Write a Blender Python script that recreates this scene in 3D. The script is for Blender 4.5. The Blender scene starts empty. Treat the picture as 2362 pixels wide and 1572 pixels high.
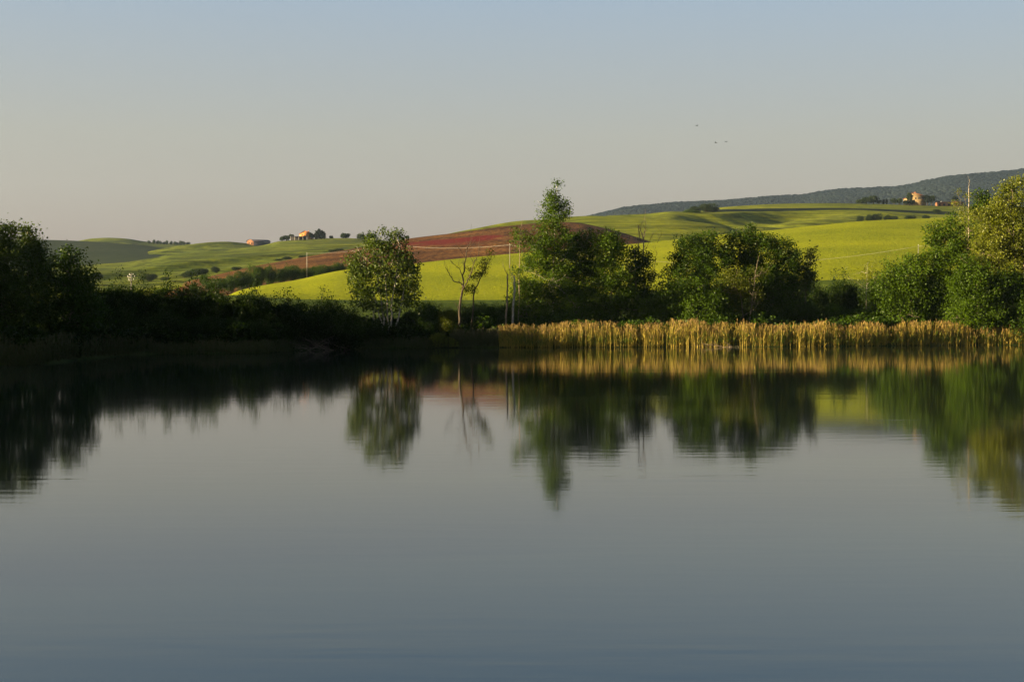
import bpy, math, random
import numpy as np
R = math.radians
sc = bpy.context.scene
COL = sc.collection

# ------------------------------------------------------------------ camera
H, YH, UC, F = 3.1, 715.0, 1181.0, 3280.0        # eye height, horizon row, centre column, focal length in photo pixels
cd = bpy.data.cameras.new('camera'); cam = bpy.data.objects.new('camera', cd); COL.objects.link(cam)
cam.location = (0, 0, H); cam.rotation_euler = (R(90), 0, 0)
cd.sensor_width = 36.0; cd.lens = 50.0; cd.shift_y = -0.030; cd.clip_start = 0.1; cd.clip_end = 30000
sc.camera = cam
sc.render.resolution_x, sc.render.resolution_y = 1024, 681

# ------------------------------------------------------------------ sky
SUN_AZ, SUN_EL = 252.0, 9.0
EXPO = 2.2
w = bpy.data.worlds.new('World'); sc.world = w; w.use_nodes = True
nt = w.node_tree; N = nt.nodes; L = nt.links
bg = N['Background']
sky = N.new('ShaderNodeTexSky'); sky.sky_type = 'NISHITA'; sky.sun_disc = False
sky.sun_elevation = R(SUN_EL); sky.sun_rotation = R(SUN_AZ)
sky.air_density = 1.0; sky.dust_density = 5.0; sky.ozone_density = 1.0
tc = N.new('ShaderNodeTexCoord'); sx = N.new('ShaderNodeSeparateXYZ'); L.new(tc.outputs['Generated'], sx.inputs[0])
ramp = N.new('ShaderNodeValToRGB'); L.new(sx.outputs['Z'], ramp.inputs[0])
cr = ramp.color_ramp
# evening air: warm dust near the horizon, clear blue above
stops = [(0.0, (1.32, 1.00, .86)), (0.05, (1.40, 1.14, .99)), (0.12, (1.42, 1.35, 1.20)), (0.21, (1.14, 1.40, 1.74)), (0.26, (.72, 1.22, 1.98)), (0.34, (.46, .98, 1.9)), (0.45, (.26, .38, .60)), (1.0, (.10, .17, .30))]
cr.elements[0].position, cr.elements[0].color = stops[0][0], (*[c / 2 for c in stops[0][1]], 1)
cr.elements[1].position, cr.elements[1].color = stops[-1][0], (*[c / 2 for c in stops[-1][1]], 1)
for p, c in stops[1:-1]:
    e = cr.elements.new(p); e.color = (*[q / 2 for q in c], 1)
sc2 = N.new('ShaderNodeVectorMath'); sc2.operation = 'SCALE'; sc2.inputs['Scale'].default_value = 2.0
L.new(ramp.outputs[0], sc2.inputs[0])
mx = N.new('ShaderNodeMix'); mx.data_type = 'RGBA'; mx.inputs['Factor'].default_value = 0.75
L.new(sky.outputs[0], mx.inputs['A']); L.new(sc2.outputs[0], mx.inputs['B'])
L.new(mx.outputs['Result'], bg.inputs['Color']); bg.inputs['Strength'].default_value = 0.068

sd = bpy.data.lights.new('sun', 'SUN'); sun = bpy.data.objects.new('sun', sd); COL.objects.link(sun)
sd.energy = 5.0; sd.angle = R(0.5); sd.color = (1.0, 0.78, 0.44)
az, el = R(SUN_AZ), R(SUN_EL)
from mathutils import Vector
SDIR = Vector((math.sin(az) * math.cos(el), math.cos(az) * math.cos(el), math.sin(el)))
sun.rotation_euler = SDIR.to_track_quat('Z', 'Y').to_euler()
sun.location = (-60, -40, 60)
sc.view_settings.view_transform = 'Standard'; sc.view_settings.look = 'None'
sc.view_settings.exposure = EXPO; sc.view_settings.gamma = 1.0
sc.cycles.max_bounces = 5; sc.cycles.diffuse_bounces = 2; sc.cycles.glossy_bounces = 2
sc.cycles.transmission_bounces = 3; sc.cycles.transparent_max_bounces = 4; sc.cycles.volume_bounces = 0
sc.cycles.caustics_reflective = False; sc.cycles.caustics_refractive = False

# ------------------------------------------------------------------ helpers
def tag(o, label=None, cat=None, group=None, kind=None):
    if label: o['label'] = label
    if cat: o['category'] = cat
    if group: o['group'] = group
    if kind: o['kind'] = kind
    return o

def P(u, y, D):
    return np.array([(u - UC) / F * D, D, H + (YH - y) / F * D])

def _hash(ix, iy, seed):
    n = (ix.astype(np.int64) * 374761393 + iy.astype(np.int64) * 668265263 + seed * 974634777) & 0x7fffffff
    n = ((n ^ (n >> 13)) * 1274126177) & 0x7fffffff
    n = n ^ (n >> 16)
    return (n & 0xffff) / 65535.0

def vnoise(x, y, seed=0):
    x = np.asarray(x, float); y = np.asarray(y, float)
    x, y = np.broadcast_arrays(x, y)
    ix = np.floor(x); iy = np.floor(y); fx = x - ix; fy = y - iy
    fx = fx * fx * (3 - 2 * fx); fy = fy * fy * (3 - 2 * fy)
    a = _hash(ix, iy, seed); b = _hash(ix + 1, iy, seed); c = _hash(ix, iy + 1, seed); d = _hash(ix + 1, iy + 1, seed)
    return (a * (1 - fx) + b * fx) * (1 - fy) + (c * (1 - fx) + d * fx) * fy - 0.5

def fbm(x, y, seed=0, o=4):
    s = 0; a = 1.0
    for k in range(o):
        s = s + a * vnoise(x * 2 ** k, y * 2 ** k, seed + k * 7); a *= 0.5
    return s

def curve(pts):
    """smooth curve through (x, value) points, clamped at the ends"""
    xs = np.array([p[0] for p in pts], float); ys = np.array([p[1] for p in pts], float)
    m = np.zeros(len(xs)); d = np.diff(ys) / np.diff(xs)
    m[0], m[-1] = d[0], d[-1]
    for i in range(1, len(xs) - 1):
        m[i] = 0 if d[i - 1] * d[i] <= 0 else 2 * d[i - 1] * d[i] / (d[i - 1] + d[i])
    def f(x):
        x = np.clip(np.asarray(x, float), xs[0], xs[-1])
        i = np.clip(np.searchsorted(xs, x) - 1, 0, len(xs) - 2)
        h = xs[i + 1] - xs[i]; t = (x - xs[i]) / h
        return ((2 * t**3 - 3 * t**2 + 1) * ys[i] + (t**3 - 2 * t**2 + t) * h * m[i]
                + (-2 * t**3 + 3 * t**2) * ys[i + 1] + (t**3 - t**2) * h * m[i + 1])
    return f

def mesh_obj(name, V, Fq, mats, parent=None, loc=(0, 0, 0), smooth=True, tint=None, midx=None):
    """V (n,3) world or local verts, Fq (m,k) faces (k=3 or 4), or a list of such arrays"""
    me = bpy.data.meshes.new(name)
    V = np.asarray(V, np.float32) - np.asarray(loc, np.float32)
    if not isinstance(Fq, list): Fq = [Fq]
    Fq = [np.asarray(f, np.int32) for f in Fq if len(f)]
    nl = sum(f.size for f in Fq); nf = sum(len(f) for f in Fq)
    me.vertices.add(len(V)); me.vertices.foreach_set('co', V.ravel())
    me.loops.add(nl); me.polygons.add(nf)
    me.loops.foreach_set('vertex_index', np.concatenate([f.ravel() for f in Fq]))
    tot = np.concatenate([np.full(len(f), f.shape[1], np.int32) for f in Fq])
    st = np.concatenate([[0], np.cumsum(tot)[:-1]]).astype(np.int32)
    me.polygons.foreach_set('loop_start', st)
    me.polygons.foreach_set('loop_total', tot)
    if smooth: me.polygons.foreach_set('use_smooth', np.ones(nf, bool))
    if midx is not None: me.polygons.foreach_set('material_index', np.asarray(midx, np.int32))
    for m in (mats if isinstance(mats, (list, tuple)) else [mats]): me.materials.append(m)
    if tint is not None:
        a = me.attributes.new('tint', 'FLOAT', 'POINT'); a.data.foreach_set('value', np.asarray(tint, np.float32))
    me.update(calc_edges=True)
    o = bpy.data.objects.new(name, me); COL.objects.link(o)
    if parent is None: o.location = loc
    else: o.parent = parent
    return o

def empty(name, loc):
    o = bpy.data.objects.new(name, None); COL.objects.link(o); o.location = loc; o.empty_display_size = 0.2
    return o

def copy_thing(root, loc, rz, s, label, group=None):
    r = root.copy(); COL.objects.link(r); r.location = loc; r.rotation_euler = (0, 0, rz); r.scale = s if hasattr(s, '__len__') else (s, s, s)
    r['label'] = label
    if group: r['group'] = group
    for ch in list(root.children):
        c = ch.copy(); COL.objects.link(c); c.parent = r
    return r

class Geo:
    """collects tubes, boxes and faces for one mesh"""
    def __init__(s): s.V = []; s.Q = []; s.T = []; s.n = 0
    def add(s, V, Q=None, T=None):
        V = np.asarray(V, float)
        if Q is not None and len(Q): s.Q.append(np.asarray(Q) + s.n)
        if T is not None and len(T): s.T.append(np.asarray(T) + s.n)
        s.V.append(V); s.n += len(V)
    def tube(s, pts, rad, sides=6):
        pts = np.asarray(pts, float); n = len(pts)
        rad = np.broadcast_to(np.asarray(rad, float), (n,))
        t = np.gradient(pts, axis=0); t /= np.linalg.norm(t, axis=1)[:, None] + 1e-9
        ref = np.array([0.0, 1.0, 0.0]) if abs(t[0][1]) < .8 else np.array([1.0, 0, 0])
        a = np.cross(t, ref); a /= np.linalg.norm(a, axis=1)[:, None] + 1e-9
        b = np.cross(t, a)
        th = np.linspace(0, 2 * math.pi, sides, endpoint=False)
        V = pts[:, None, :] + rad[:, None, None] * (np.cos(th)[None, :, None] * a[:, None, :] + np.sin(th)[None, :, None] * b[:, None, :])
        i = np.arange(n - 1)[:, None] * sides; j = np.arange(sides)[None, :]; k = (j + 1) % sides
        Q = np.stack([i + j, i + k, i + sides + k, i + sides + j], -1).reshape(-1, 4)
        V = V.reshape(-1, 3)
        c = len(V); V = np.vstack([V, pts[0], pts[-1]])
        T = [(c, (x + 1) % sides, x) for x in range(sides)] + [(c + 1, (n - 1) * sides + x, (n - 1) * sides + (x + 1) % sides) for x in range(sides)]
        s.add(V, Q, T)
    def box(s, lo, hi):
        x0, y0, z0 = lo; x1, y1, z1 = hi
        V = [(x0, y0, z0), (x1, y0, z0), (x1, y1, z0), (x0, y1, z0), (x0, y0, z1), (x1, y0, z1), (x1, y1, z1), (x0, y1, z1)]
        s.add(V, [(0, 3, 2, 1), (4, 5, 6, 7), (0, 1, 5, 4), (1, 2, 6, 5), (2, 3, 7, 6), (3, 0, 4, 7)])
    def prism(s, poly, d):
        """poly: list of 3d points (planar), extruded by vector d"""
        A = np.asarray(poly, float); B = A + np.asarray(d, float); n = len(A)
        Q = [(i, (i + 1) % n, n + (i + 1) % n, n + i) for i in range(n)]
        T = [(0, i + 1, i) for i in range(1, n - 1)] + [(n, n + i, n + i + 1) for i in range(1, n - 1)]
        s.add(np.vstack([A, B]), Q, T)
    def build(s, name, mat, parent=None, loc=(0, 0, 0), smooth=False):
        Fs = []
        if s.Q: Fs.append(np.vstack(s.Q))
        if s.T: Fs.append(np.vstack(s.T))
        return mesh_obj(name, np.vstack(s.V), Fs, mat, parent, loc, smooth)

# ------------------------------------------------------------------ materials
def mat(name):
    m = bpy.data.materials.new(name); m.use_nodes = True
    n = m.node_tree.nodes; b = n['Principled BSDF']; b.inputs['Specular IOR Level'].default_value = 0.15
    return m, n, m.node_tree.links, b

def plain(name, col, rough=.8, var=.12, scale=3.0, spec=.2):
    m, n, l, b = mat(name)
    t = n.new('ShaderNodeTexCoord'); no = n.new('ShaderNodeTexNoise'); no.inputs['Scale'].default_value = scale; no.inputs['Detail'].default_value = 5
    l.new(t.outputs['Object'], no.inputs['Vector'])
    r = n.new('ShaderNodeValToRGB'); l.new(no.outputs['Fac'], r.inputs[0])
    r.color_ramp.elements[0].position = .3; r.color_ramp.elements[1].position = .7
    r.color_ramp.elements[0].color = (*[c * (1 - var * 2) for c in col], 1); r.color_ramp.elements[1].color = (*[min(1, c * (1 + var)) for c in col], 1)
    l.new(r.outputs[0], b.inputs['Base Color']); b.inputs['Roughness'].default_value = rough; b.inputs['Specular IOR Level'].default_value = spec
    return m

def leaf_mat(name, dark, light, trans=.35, gloss=.25):
    m, n, l, b = mat(name)
    at = n.new('ShaderNodeAttribute'); at.attribute_name = 'tint'
    r = n.new('ShaderNodeValToRGB'); l.new(at.outputs['Fac'], r.inputs[0])
    r.color_ramp.elements[0].color = (*dark, 1); r.color_ramp.elements[1].color = (*light, 1)
    l.new(r.outputs[0], b.inputs['Base Color']); b.inputs['Roughness'].default_value = .45; b.inputs['Specular IOR Level'].default_value = gloss
    tr = n.new('ShaderNodeBsdfTranslucent'); hs = n.new('ShaderNodeHueSaturation'); hs.inputs['Saturation'].default_value = 1.1; hs.inputs['Value'].default_value = 1.3
    l.new(r.outputs[0], hs.inputs['Color']); l.new(hs.outputs[0], tr.inputs['Color'])
    mi = n.new('ShaderNodeMixShader'); mi.inputs[0].default_value = trans
    l.new(b.outputs[0], mi.inputs[1]); l.new(tr.outputs[0], mi.inputs[2]); l.new(mi.outputs[0], n['Material Output'].inputs['Surface'])
    return m

M = {}
M['leaf'] = leaf_mat('leaf_green', (.018, .038, .003), (.070, .120, .006), gloss=.12)
M['leaf_dark'] = leaf_mat('leaf_dark_green', (.012, .027, .003), (.048, .088, .006), gloss=.12)
M['leaf_poplar'] = leaf_mat('leaf_poplar', (.018, .034, .004), (.075, .11, .012), gloss=.2)
M['leaf_light'] = leaf_mat('leaf_yellow_green', (.040, .062, .004), (.17, .185, .014))
M['leaf_olive'] = leaf_mat('leaf_olive', (.028, .042, .004), (.11, .125, .010), gloss=.12)
M['leaf_far'] = leaf_mat('leaf_far', (.012, .024, .008), (.040, .058, .014), gloss=.1)
M['leaf_shade'] = leaf_mat('leaf_shaded', (.006, .013, .002), (.026, .048, .005), gloss=.08)  # leaf green darkened so the bank's shade sits in the colour
M['cypress'] = leaf_mat('leaf_cypress', (.008, .014, .008), (.02, .03, .014), gloss=.05)
M['bark'] = plain('bark_grey', (.16, .13, .09), var=.3, scale=6)
M['bark_dark'] = plain('bark_dark', (.06, .045, .03), var=.3, scale=6)
M['birch_bark'] = plain('bark_pale', (.34, .31, .25), var=.3, scale=4)
M['pole_wood'] = plain('grey_pole_wood', (.26, .22, .17), var=.2, scale=5)
M['dead_wood'] = plain('dead_wood', (.20, .155, .11), var=.2, scale=5)

def reed_mat(name, ramp_cols):
    m, n, l, b = mat(name)
    at = n.new('ShaderNodeAttribute'); at.attribute_name = 'tint'
    r = n.new('ShaderNodeValToRGB'); l.new(at.outputs['Fac'], r.inputs[0])
    e = r.color_ramp.elements
    e[0].position, e[0].color = ramp_cols[0][0], (*ramp_cols[0][1], 1); e[1].position, e[1].color = ramp_cols[-1][0], (*ramp_cols[-1][1], 1)
    for p, c in ramp_cols[1:-1]:
        q = e.new(p); q.color = (*c, 1)
    l.new(r.outputs[0], b.inputs['Base Color']); b.inputs['Roughness'].default_value = .6
    return m
M['reed'] = reed_mat('reed', [(0, (.20, .14, .016)), (.45, (.36, .275, .045)), (.6, (.08, .12, .008)), (.75, (.035, .080, .006)), (.85, (.12, .075, .022)), (1, (.22, .145, .045))])
M['reed_shaded'] = reed_mat('reed_shaded', [(0, (.05, .05, .015)), (.45, (.06, .06, .02)), (.6, (.03, .05, .008)), (1, (.06, .055, .025))])  # darkened version of the reed colours: bank shade put into the colour

def ground_mat(name, cols, scales=(.05, .9), bump=.0, stripes=None, contrast=(.35, .65), speck=.5):
    """cols: dark, mid, light soil/crop colours, mixed by two world-size noises"""
    m, n, l, b = mat(name)
    t = n.new('ShaderNodeTexCoord')
    a = n.new('ShaderNodeTexNoise'); a.inputs['Scale'].default_value = scales[0]; a.inputs['Detail'].default_value = 6; a.inputs['Roughness'].default_value = .6
    c = n.new('ShaderNodeTexNoise'); c.inputs['Scale'].default_value = scales[1]; c.inputs['Detail'].default_value = 4; c.inputs['Roughness'].default_value = .7
    l.new(t.outputs['Object'], a.inputs['Vector']); l.new(t.outputs['Object'], c.inputs['Vector'])
    ma = n.new('ShaderNodeMath'); ma.operation = 'MULTIPLY_ADD'; ma.inputs[1].default_value = speck; l.new(c.outputs['Fac'], ma.inputs[0])
    mb = n.new('ShaderNodeMath'); mb.operation = 'MULTIPLY'; mb.inputs[1].default_value = 1 - speck; l.new(a.outputs['Fac'], mb.inputs[0]); l.new(mb.outputs[0], ma.inputs[2])
    r = n.new('ShaderNodeValToRGB'); l.new(ma.outputs[0], r.inputs[0])
    e = r.color_ramp.elements; e[0].position = contrast[0]; e[1].position = contrast[1]
    e[0].color = (*cols[0], 1); e[1].color = (*cols[-1], 1)
    for i, q in enumerate(cols[1:-1]):
        k = e.new(contrast[0] + (contrast[1] - contrast[0]) * (i + 1) / (len(cols) - 1)); k.color = (*q, 1)
    l.new(r.outputs[0], b.inputs['Base Color']); b.inputs['Roughness'].default_value = .95; b.inputs['Specular IOR Level'].default_value = .05
    if bump:
        bu = n.new('ShaderNodeBump'); bu.inputs['Strength'].default_value = 1; bu.inputs['Distance'].default_value = bump
        l.new(c.outputs['Fac'], bu.inputs['Height']); l.new(bu.outputs[0], b.inputs['Normal'])
    return m, n, l, b, r
M['soil'] = ground_mat('bank_ground', [(.012, .018, .004), (.03, .045, .008), (.06, .06, .02)], (.3, 3))[0]
M['margin'] = ground_mat('field_margin_grass', [(.02, .036, .004), (.045, .07, .006), (.10, .13, .010)], (.1, 1.2), bump=.5)[0]
M['crop'] = ground_mat('young_wheat', [(.078, .102, .003), (.182, .208, .004), (.275, .288, .007)], (.02, 1.5), bump=.5, contrast=(.34, .62), speck=.6)[0]
MEADOW = (([(.042, .066, .008), (.088, .115, .010), (.17, .19, .014)], (.012, .12)), dict(bump=.6, contrast=(.35, .62), speck=.5))
M['meadow_shaded'] = ground_mat('shaded_meadow_green', [(.012, .020, .007), (.020, .030, .010), (.032, .04, .012)], (.012, .12), bump=.4)[0]  # meadow greens darkened: the hill's shaded face is put into the colour
def rows(name, base, k):  # stretched dark stripes: crop rows, plus fold shade put into the colour
    m, n, l, b, rp = ground_mat(name, *base[0], **base[1])
    t = n.new('ShaderNodeTexCoord'); mp = n.new('ShaderNodeMapping'); mp.inputs['Rotation'].default_value = (0, 0, R(-42)); mp.inputs['Scale'].default_value = (.010, .13, 1)
    l.new(t.outputs['Object'], mp.inputs[0]); no = n.new('ShaderNodeTexNoise'); no.inputs['Scale'].default_value = 1; no.inputs['Detail'].default_value = 5; no.inputs['Roughness'].default_value = .65; no.inputs['Distortion'].default_value = .4
    l.new(mp.outputs[0], no.inputs['Vector'])
    mr = n.new('ShaderNodeMapRange'); mr.inputs['From Min'].default_value = .38; mr.inputs['From Max'].default_value = .56; mr.inputs['To Min'].default_value = k; l.new(no.outputs['Fac'], mr.inputs['Value'])
    mi = n.new('ShaderNodeMix'); mi.data_type = 'RGBA'; mi.blend_type = 'MULTIPLY'; mi.inputs['Factor'].default_value = 1
    l.new(rp.outputs[0], mi.inputs['A']); l.new(mr.outputs[0], mi.inputs['B']); l.new(mi.outputs['Result'], b.inputs['Base Color'])
    return m
M['meadow'] = rows('meadow_green', (MEADOW[0], MEADOW[1]), .30)
M['meadow_hi'] = rows('upland_wheat', (([(.070, .092, .007), (.135, .158, .009), (.22, .235, .012)], (.01, .14)), dict(bump=.5, contrast=(.35, .64), speck=.45)), .45)
M['forest'] = ground_mat('forest_floor', [(.004, .008, .005), (.008, .014, .008), (.015, .02, .009)], (.01, .08))[0]

def red_field_mat():
    m, n, l, b, r = ground_mat('poppy_fallow', [(.014, .010, .004), (.078, .034, .010), (.20, .098, .028)], (.04, .6), bump=.6, contrast=(.38, .62), speck=.6)
    # drifts of red flowers, an attribute says where the sown strip runs
    at = n.new('ShaderNodeAttribute'); at.attribute_name = 'tint'
    no = n.new('ShaderNodeTexNoise'); no.inputs['Scale'].default_value = .09; no.inputs['Detail'].default_value = 8; no.inputs['Roughness'].default_value = .75
    t = n.new('ShaderNodeTexCoord'); l.new(t.outputs['Object'], no.inputs['Vector'])
    ad = n.new('ShaderNodeMath'); ad.operation = 'ADD'; l.new(no.outputs['Fac'], ad.inputs[0]); l.new(at.outputs['Fac'], ad.inputs[1])
    mr = n.new('ShaderNodeMapRange'); mr.inputs['From Min'].default_value = .95; mr.inputs['From Max'].default_value = 1.15; l.new(ad.outputs[0], mr.inputs['Value'])
    mi = n.new('ShaderNodeMix'); mi.data_type = 'RGBA'; l.new(mr.outputs[0], mi.inputs['Factor'])
    l.new(r.outputs[0], mi.inputs['A']); mi.inputs['B'].default_value = (.10, .014, .009, 1)
    l.new(mi.outputs['Result'], b.inputs['Base Color'])
    return m
M['red'] = red_field_mat()

def water_mat():
    m, n, l, b = mat('lake_water')
    b.inputs['Base Color'].default_value = (.014, .022, .014, 1); b.inputs['Roughness'].default_value = .045
    b.inputs['IOR'].default_value = 1.38; b.inputs['Specular IOR Level'].default_value = .5
    t = n.new('ShaderNodeTexCoord'); mp = n.new('ShaderNodeMapping'); mp.inputs['Scale'].default_value = (.5, 2.4, 1)
    l.new(t.outputs['Object'], mp.inputs[0])
    a = n.new('ShaderNodeTexNoise'); a.inputs['Scale'].default_value = 1.0; a.inputs['Detail'].default_value = 3; a.inputs['Roughness'].default_value = .5
    l.new(mp.outputs[0], a.inputs['Vector'])
    # calm and breezy patches
    g = n.new('ShaderNodeTexNoise'); g.inputs['Scale'].default_value = .05; l.new(t.outputs['Object'], g.inputs['Vector'])
    mr = n.new('ShaderNodeMapRange'); mr.inputs['From Min'].default_value = .35; mr.inputs['From Max'].default_value = .7
    mr.inputs['To Min'].default_value = .35; mr.inputs['To Max'].default_value = 1.0; l.new(g.outputs['Fac'], mr.inputs['Value'])
    mu = n.new('ShaderNodeMath'); mu.operation = 'MULTIPLY'; l.new(a.outputs['Fac'], mu.inputs[0]); l.new(mr.outputs[0], mu.inputs[1])
    m2 = n.new('ShaderNodeMapping'); m2.inputs['Scale'].default_value = (.025, .22, 1); m2.inputs['Location'].default_value = (3.3, 1.7, 0); l.new(t.outputs['Object'], m2.inputs[0])
    s2 = n.new('ShaderNodeTexNoise'); s2.inputs['Scale'].default_value = 1; s2.inputs['Detail'].default_value = 4; l.new(m2.outputs[0], s2.inputs['Vector'])
    m3 = n.new('ShaderNodeMapRange'); m3.inputs['From Min'].default_value = .60; m3.inputs['From Max'].default_value = .70; m3.inputs['To Min'].default_value = 1; m3.inputs['To Max'].default_value = 3; l.new(s2.outputs['Fac'], m3.inputs['Value'])
    mv = n.new('ShaderNodeMath'); mv.operation = 'MULTIPLY'; l.new(mu.outputs[0], mv.inputs[0]); l.new(m3.outputs[0], mv.inputs[1]); mu = mv
    bu = n.new('ShaderNodeBump'); bu.inputs['Strength'].default_value = 1; bu.inputs['Distance'].default_value = .0026
    l.new(mu.outputs[0], bu.inputs['Height']); l.new(bu.outputs[0], b.inputs['Normal'])
    return m
M['water'] = water_mat()

# ------------------------------------------------------------------ lake, ground
SH = [(-400, 841), (0, 841), (60, 841), (200, 828), (350, 817), (600, 814), (720, 806), (1000, 802), (1180, 801), (1800, 799), (2362, 795), (2800, 794)]
shore_y = curve(SH)
def shoreD(u): return F * H / (shore_y(u) - YH)
pts = []
for u in np.arange(0, 2801, 25.):
    D = float(shoreD(u)); pts.append(((u - UC) / F * D, D))
pts += [(85, 118), (105, 95), (112, 60), (90, 25), (50, 8), (0, 4.5), (-30, 2), (-42, 10), (-44, 30), (-41, 50), (-35, 68)]
POLY = np.array(pts)

def sdist(x, y):
    """signed distance to the lake outline, positive on land"""
    A = POLY; B = np.roll(POLY, -1, 0)
    p = np.stack([x.ravel(), y.ravel()], 1); best = np.full(len(p), 1e9); inside = np.zeros(len(p), bool)
    for a, b in zip(A, B):
        d = b - a; t = np.clip(((p - a) @ d) / (d @ d), 0, 1)
        q = a + t[:, None] * d; best = np.minimum(best, np.hypot(*(p - q).T))
        c = ((a[1] > p[:, 1]) != (b[1] > p[:, 1]))
        with np.errstate(divide='ignore', invalid='ignore'):
            xi = (b[0] - a[0]) * (p[:, 1] - a[1]) / (b[1] - a[1] if b[1] != a[1] else 1e-9) + a[0]
        inside ^= c & (p[:, 0] < xi)
    return np.where(inside, -best, best).reshape(x.shape)

def gz(x, y):
    x = np.atleast_1d(np.asarray(x, float)); y = np.atleast_1d(np.asarray(y, float))
    d = sdist(x, y)
    z = np.where(d > 0, 0.12 + 1.0 * (1 - np.exp(-np.maximum(d, 0) / 5)), np.maximum(-2.2, d * .35))
    land = np.clip(d / 4, 0, 1)
    z = z + land * .25 * fbm(x * .12, y * .12, 5)
    # wooded rise on the left, outside the frame
    g = np.clip((-50 - x) / 22, 0, 1); g = g * g * (3 - 2 * g)
    v = np.clip((150 - y) / 25, 0, 1) * np.clip((y + 120) / 60, 0, 1)
    return z + g * v * 6.0
def gz1(x, y): return float(gz(x, y)[0])

def grid(xs, ys):
    X, Y = np.meshgrid(xs, ys)
    nx, ny = len(xs), len(ys); i = np.arange(ny - 1)[:, None] * nx; j = np.arange(nx - 1)[None, :]
    Q = np.stack([i + j, i + j + 1, i + nx + j + 1, i + nx + j], -1).reshape(-1, 4)
    return X, Y, Q
xs = np.concatenate([[-9000, -4000, -1500, -700, -400, -250], np.arange(-180, 181, 1.5), [250, 400, 700, 1500, 4000, 9000]])
ys = np.concatenate([[-3000, -1000, -400, -160, -80, -40], np.arange(-20, 180, 1.5), [200, 240, 300, 420, 700, 1200, 2500, 5000, 9500]])
X, Y, Q = grid(xs, ys)
Z = gz(X, Y)
Z = np.where(np.hypot(X, Y) > 600, 0.6, Z)
tag(mesh_obj('ground', np.stack([X, Y, Z], -1).reshape(-1, 3), Q, M['soil']), kind='structure')

X, Y, Q = grid(np.linspace(-64, 116, 46), np.linspace(-4, 132, 35))
keep = sdist(X, Y).reshape(-1) < 5.5
Qk = Q[keep[Q].all(1)]
tag(mesh_obj('water', np.stack([X, Y, 0 * X], -1).reshape(-1, 3), Qk, M['water'], smooth=False), kind='structure')

# ------------------------------------------------------------------ hills
def hill(name, crest, base, Db, Dc, m, u0, u1, du=8, nd=60, back=1.25, shape=1.5, und=None, tintf=None, front=20, dip=True):
    """one hill: its face climbs from (Db, base) to its crest line at Dc, then it falls away behind"""
    us = np.arange(u0, u1 + du, du, dtype=float)
    f = lambda c: (curve(c) if isinstance(c, list) else (lambda u: np.full_like(u, c, dtype=float)))
    yc, yb, db, dc = f(crest)(us), f(base)(us), f(Db)(us), f(Dc)(us)
    t = np.concatenate([np.linspace(0, 1, nd), 1 + (np.linspace(0, 1, 14)[1:]) ** 1.4])
    T, _ = np.meshgrid(t, us, indexing='ij')
    s = 1 - np.clip(1 - T, 0, 1) ** shape
    D = np.where(T <= 1, db + (dc - db) * T, dc + (T - 1) * dc * (back - 1))
    yy = np.where(T <= 1, yb + (yc - yb) * s, yc)
    Xh = (us[None, :] - UC) / F * D
    Zc = H + (YH - yc) / F * dc
    Zh = H + (YH - yy) / F * D
    tb = np.clip(T - 1, 0, 1)
    Zh = np.where(T > 1, Zc * (1 - tb * tb * (3 - 2 * tb)) - 4 * tb, Zh)
    if und is not None:
        fade = np.clip((1.0 - T) * 5, 0, 1) * np.clip(T * 8, 0, 1)
        uv = und(us[None, :] + 0 * D, D, Xh)
        if dip: uv = np.where(uv > 0, uv * .12, uv)          # folds dip into the slope and never rise above the crest line
        Zh = Zh + uv * fade
    n1, n0 = T.shape
    i = np.arange(n1 - 1)[:, None] * n0; j = np.arange(n0 - 1)[None, :]
    Q = np.stack([i + j, i + j + 1, i + n0 + j + 1, i + n0 + j], -1).reshape(-1, 4)
    # a skirt that carries the face down into the ground
    V = np.stack([Xh, D, Zh], -1).reshape(-1, 3)
    sk = V[:n0].copy(); sk[:, 2] = np.minimum(sk[:, 2] - 3, -3); sk[:, 1] -= front * .2
    V = np.vstack([V, sk]); k = len(V) - n0; jj = np.arange(n0 - 1)
    Q = np.vstack([Q, np.stack([k + jj, k + jj + 1, jj + 1, jj], -1)])
    tint = None
    if tintf is not None:
        tint = np.concatenate([tintf(us[None, :] + 0 * D, D, yy).reshape(-1), np.zeros(n0)])
    o = mesh_obj(name, V, Q, m, tint=tint)
    tag(o, kind='structure')
    def surf(u):
        u = np.array([u], float); return lambda tt: (float(f(Db)(u)[0] + (f(Dc)(u)[0] - f(Db)(u)[0]) * tt), float(f(base)(u)[0] + (f(crest)(u)[0] - f(base)(u)[0]) * (1 - (1 - tt) ** shape)))
    def at(u, y):
        """world point of the face at column u, row y"""
        g = surf(u); lo, hi = 0.0, 1.0
        for _ in range(30):
            mid = (lo + hi) / 2
            if g(mid)[1] > y: lo = mid
            else: hi = mid
        D, yv = g((lo + hi) / 2); return P(u, yv, D)
    return at

def furrow(A, wl, c, sd, k=.006):
    return lambda u, D, X: A * fbm(X * k, (D - c * X) / wl, sd, 2)
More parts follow.
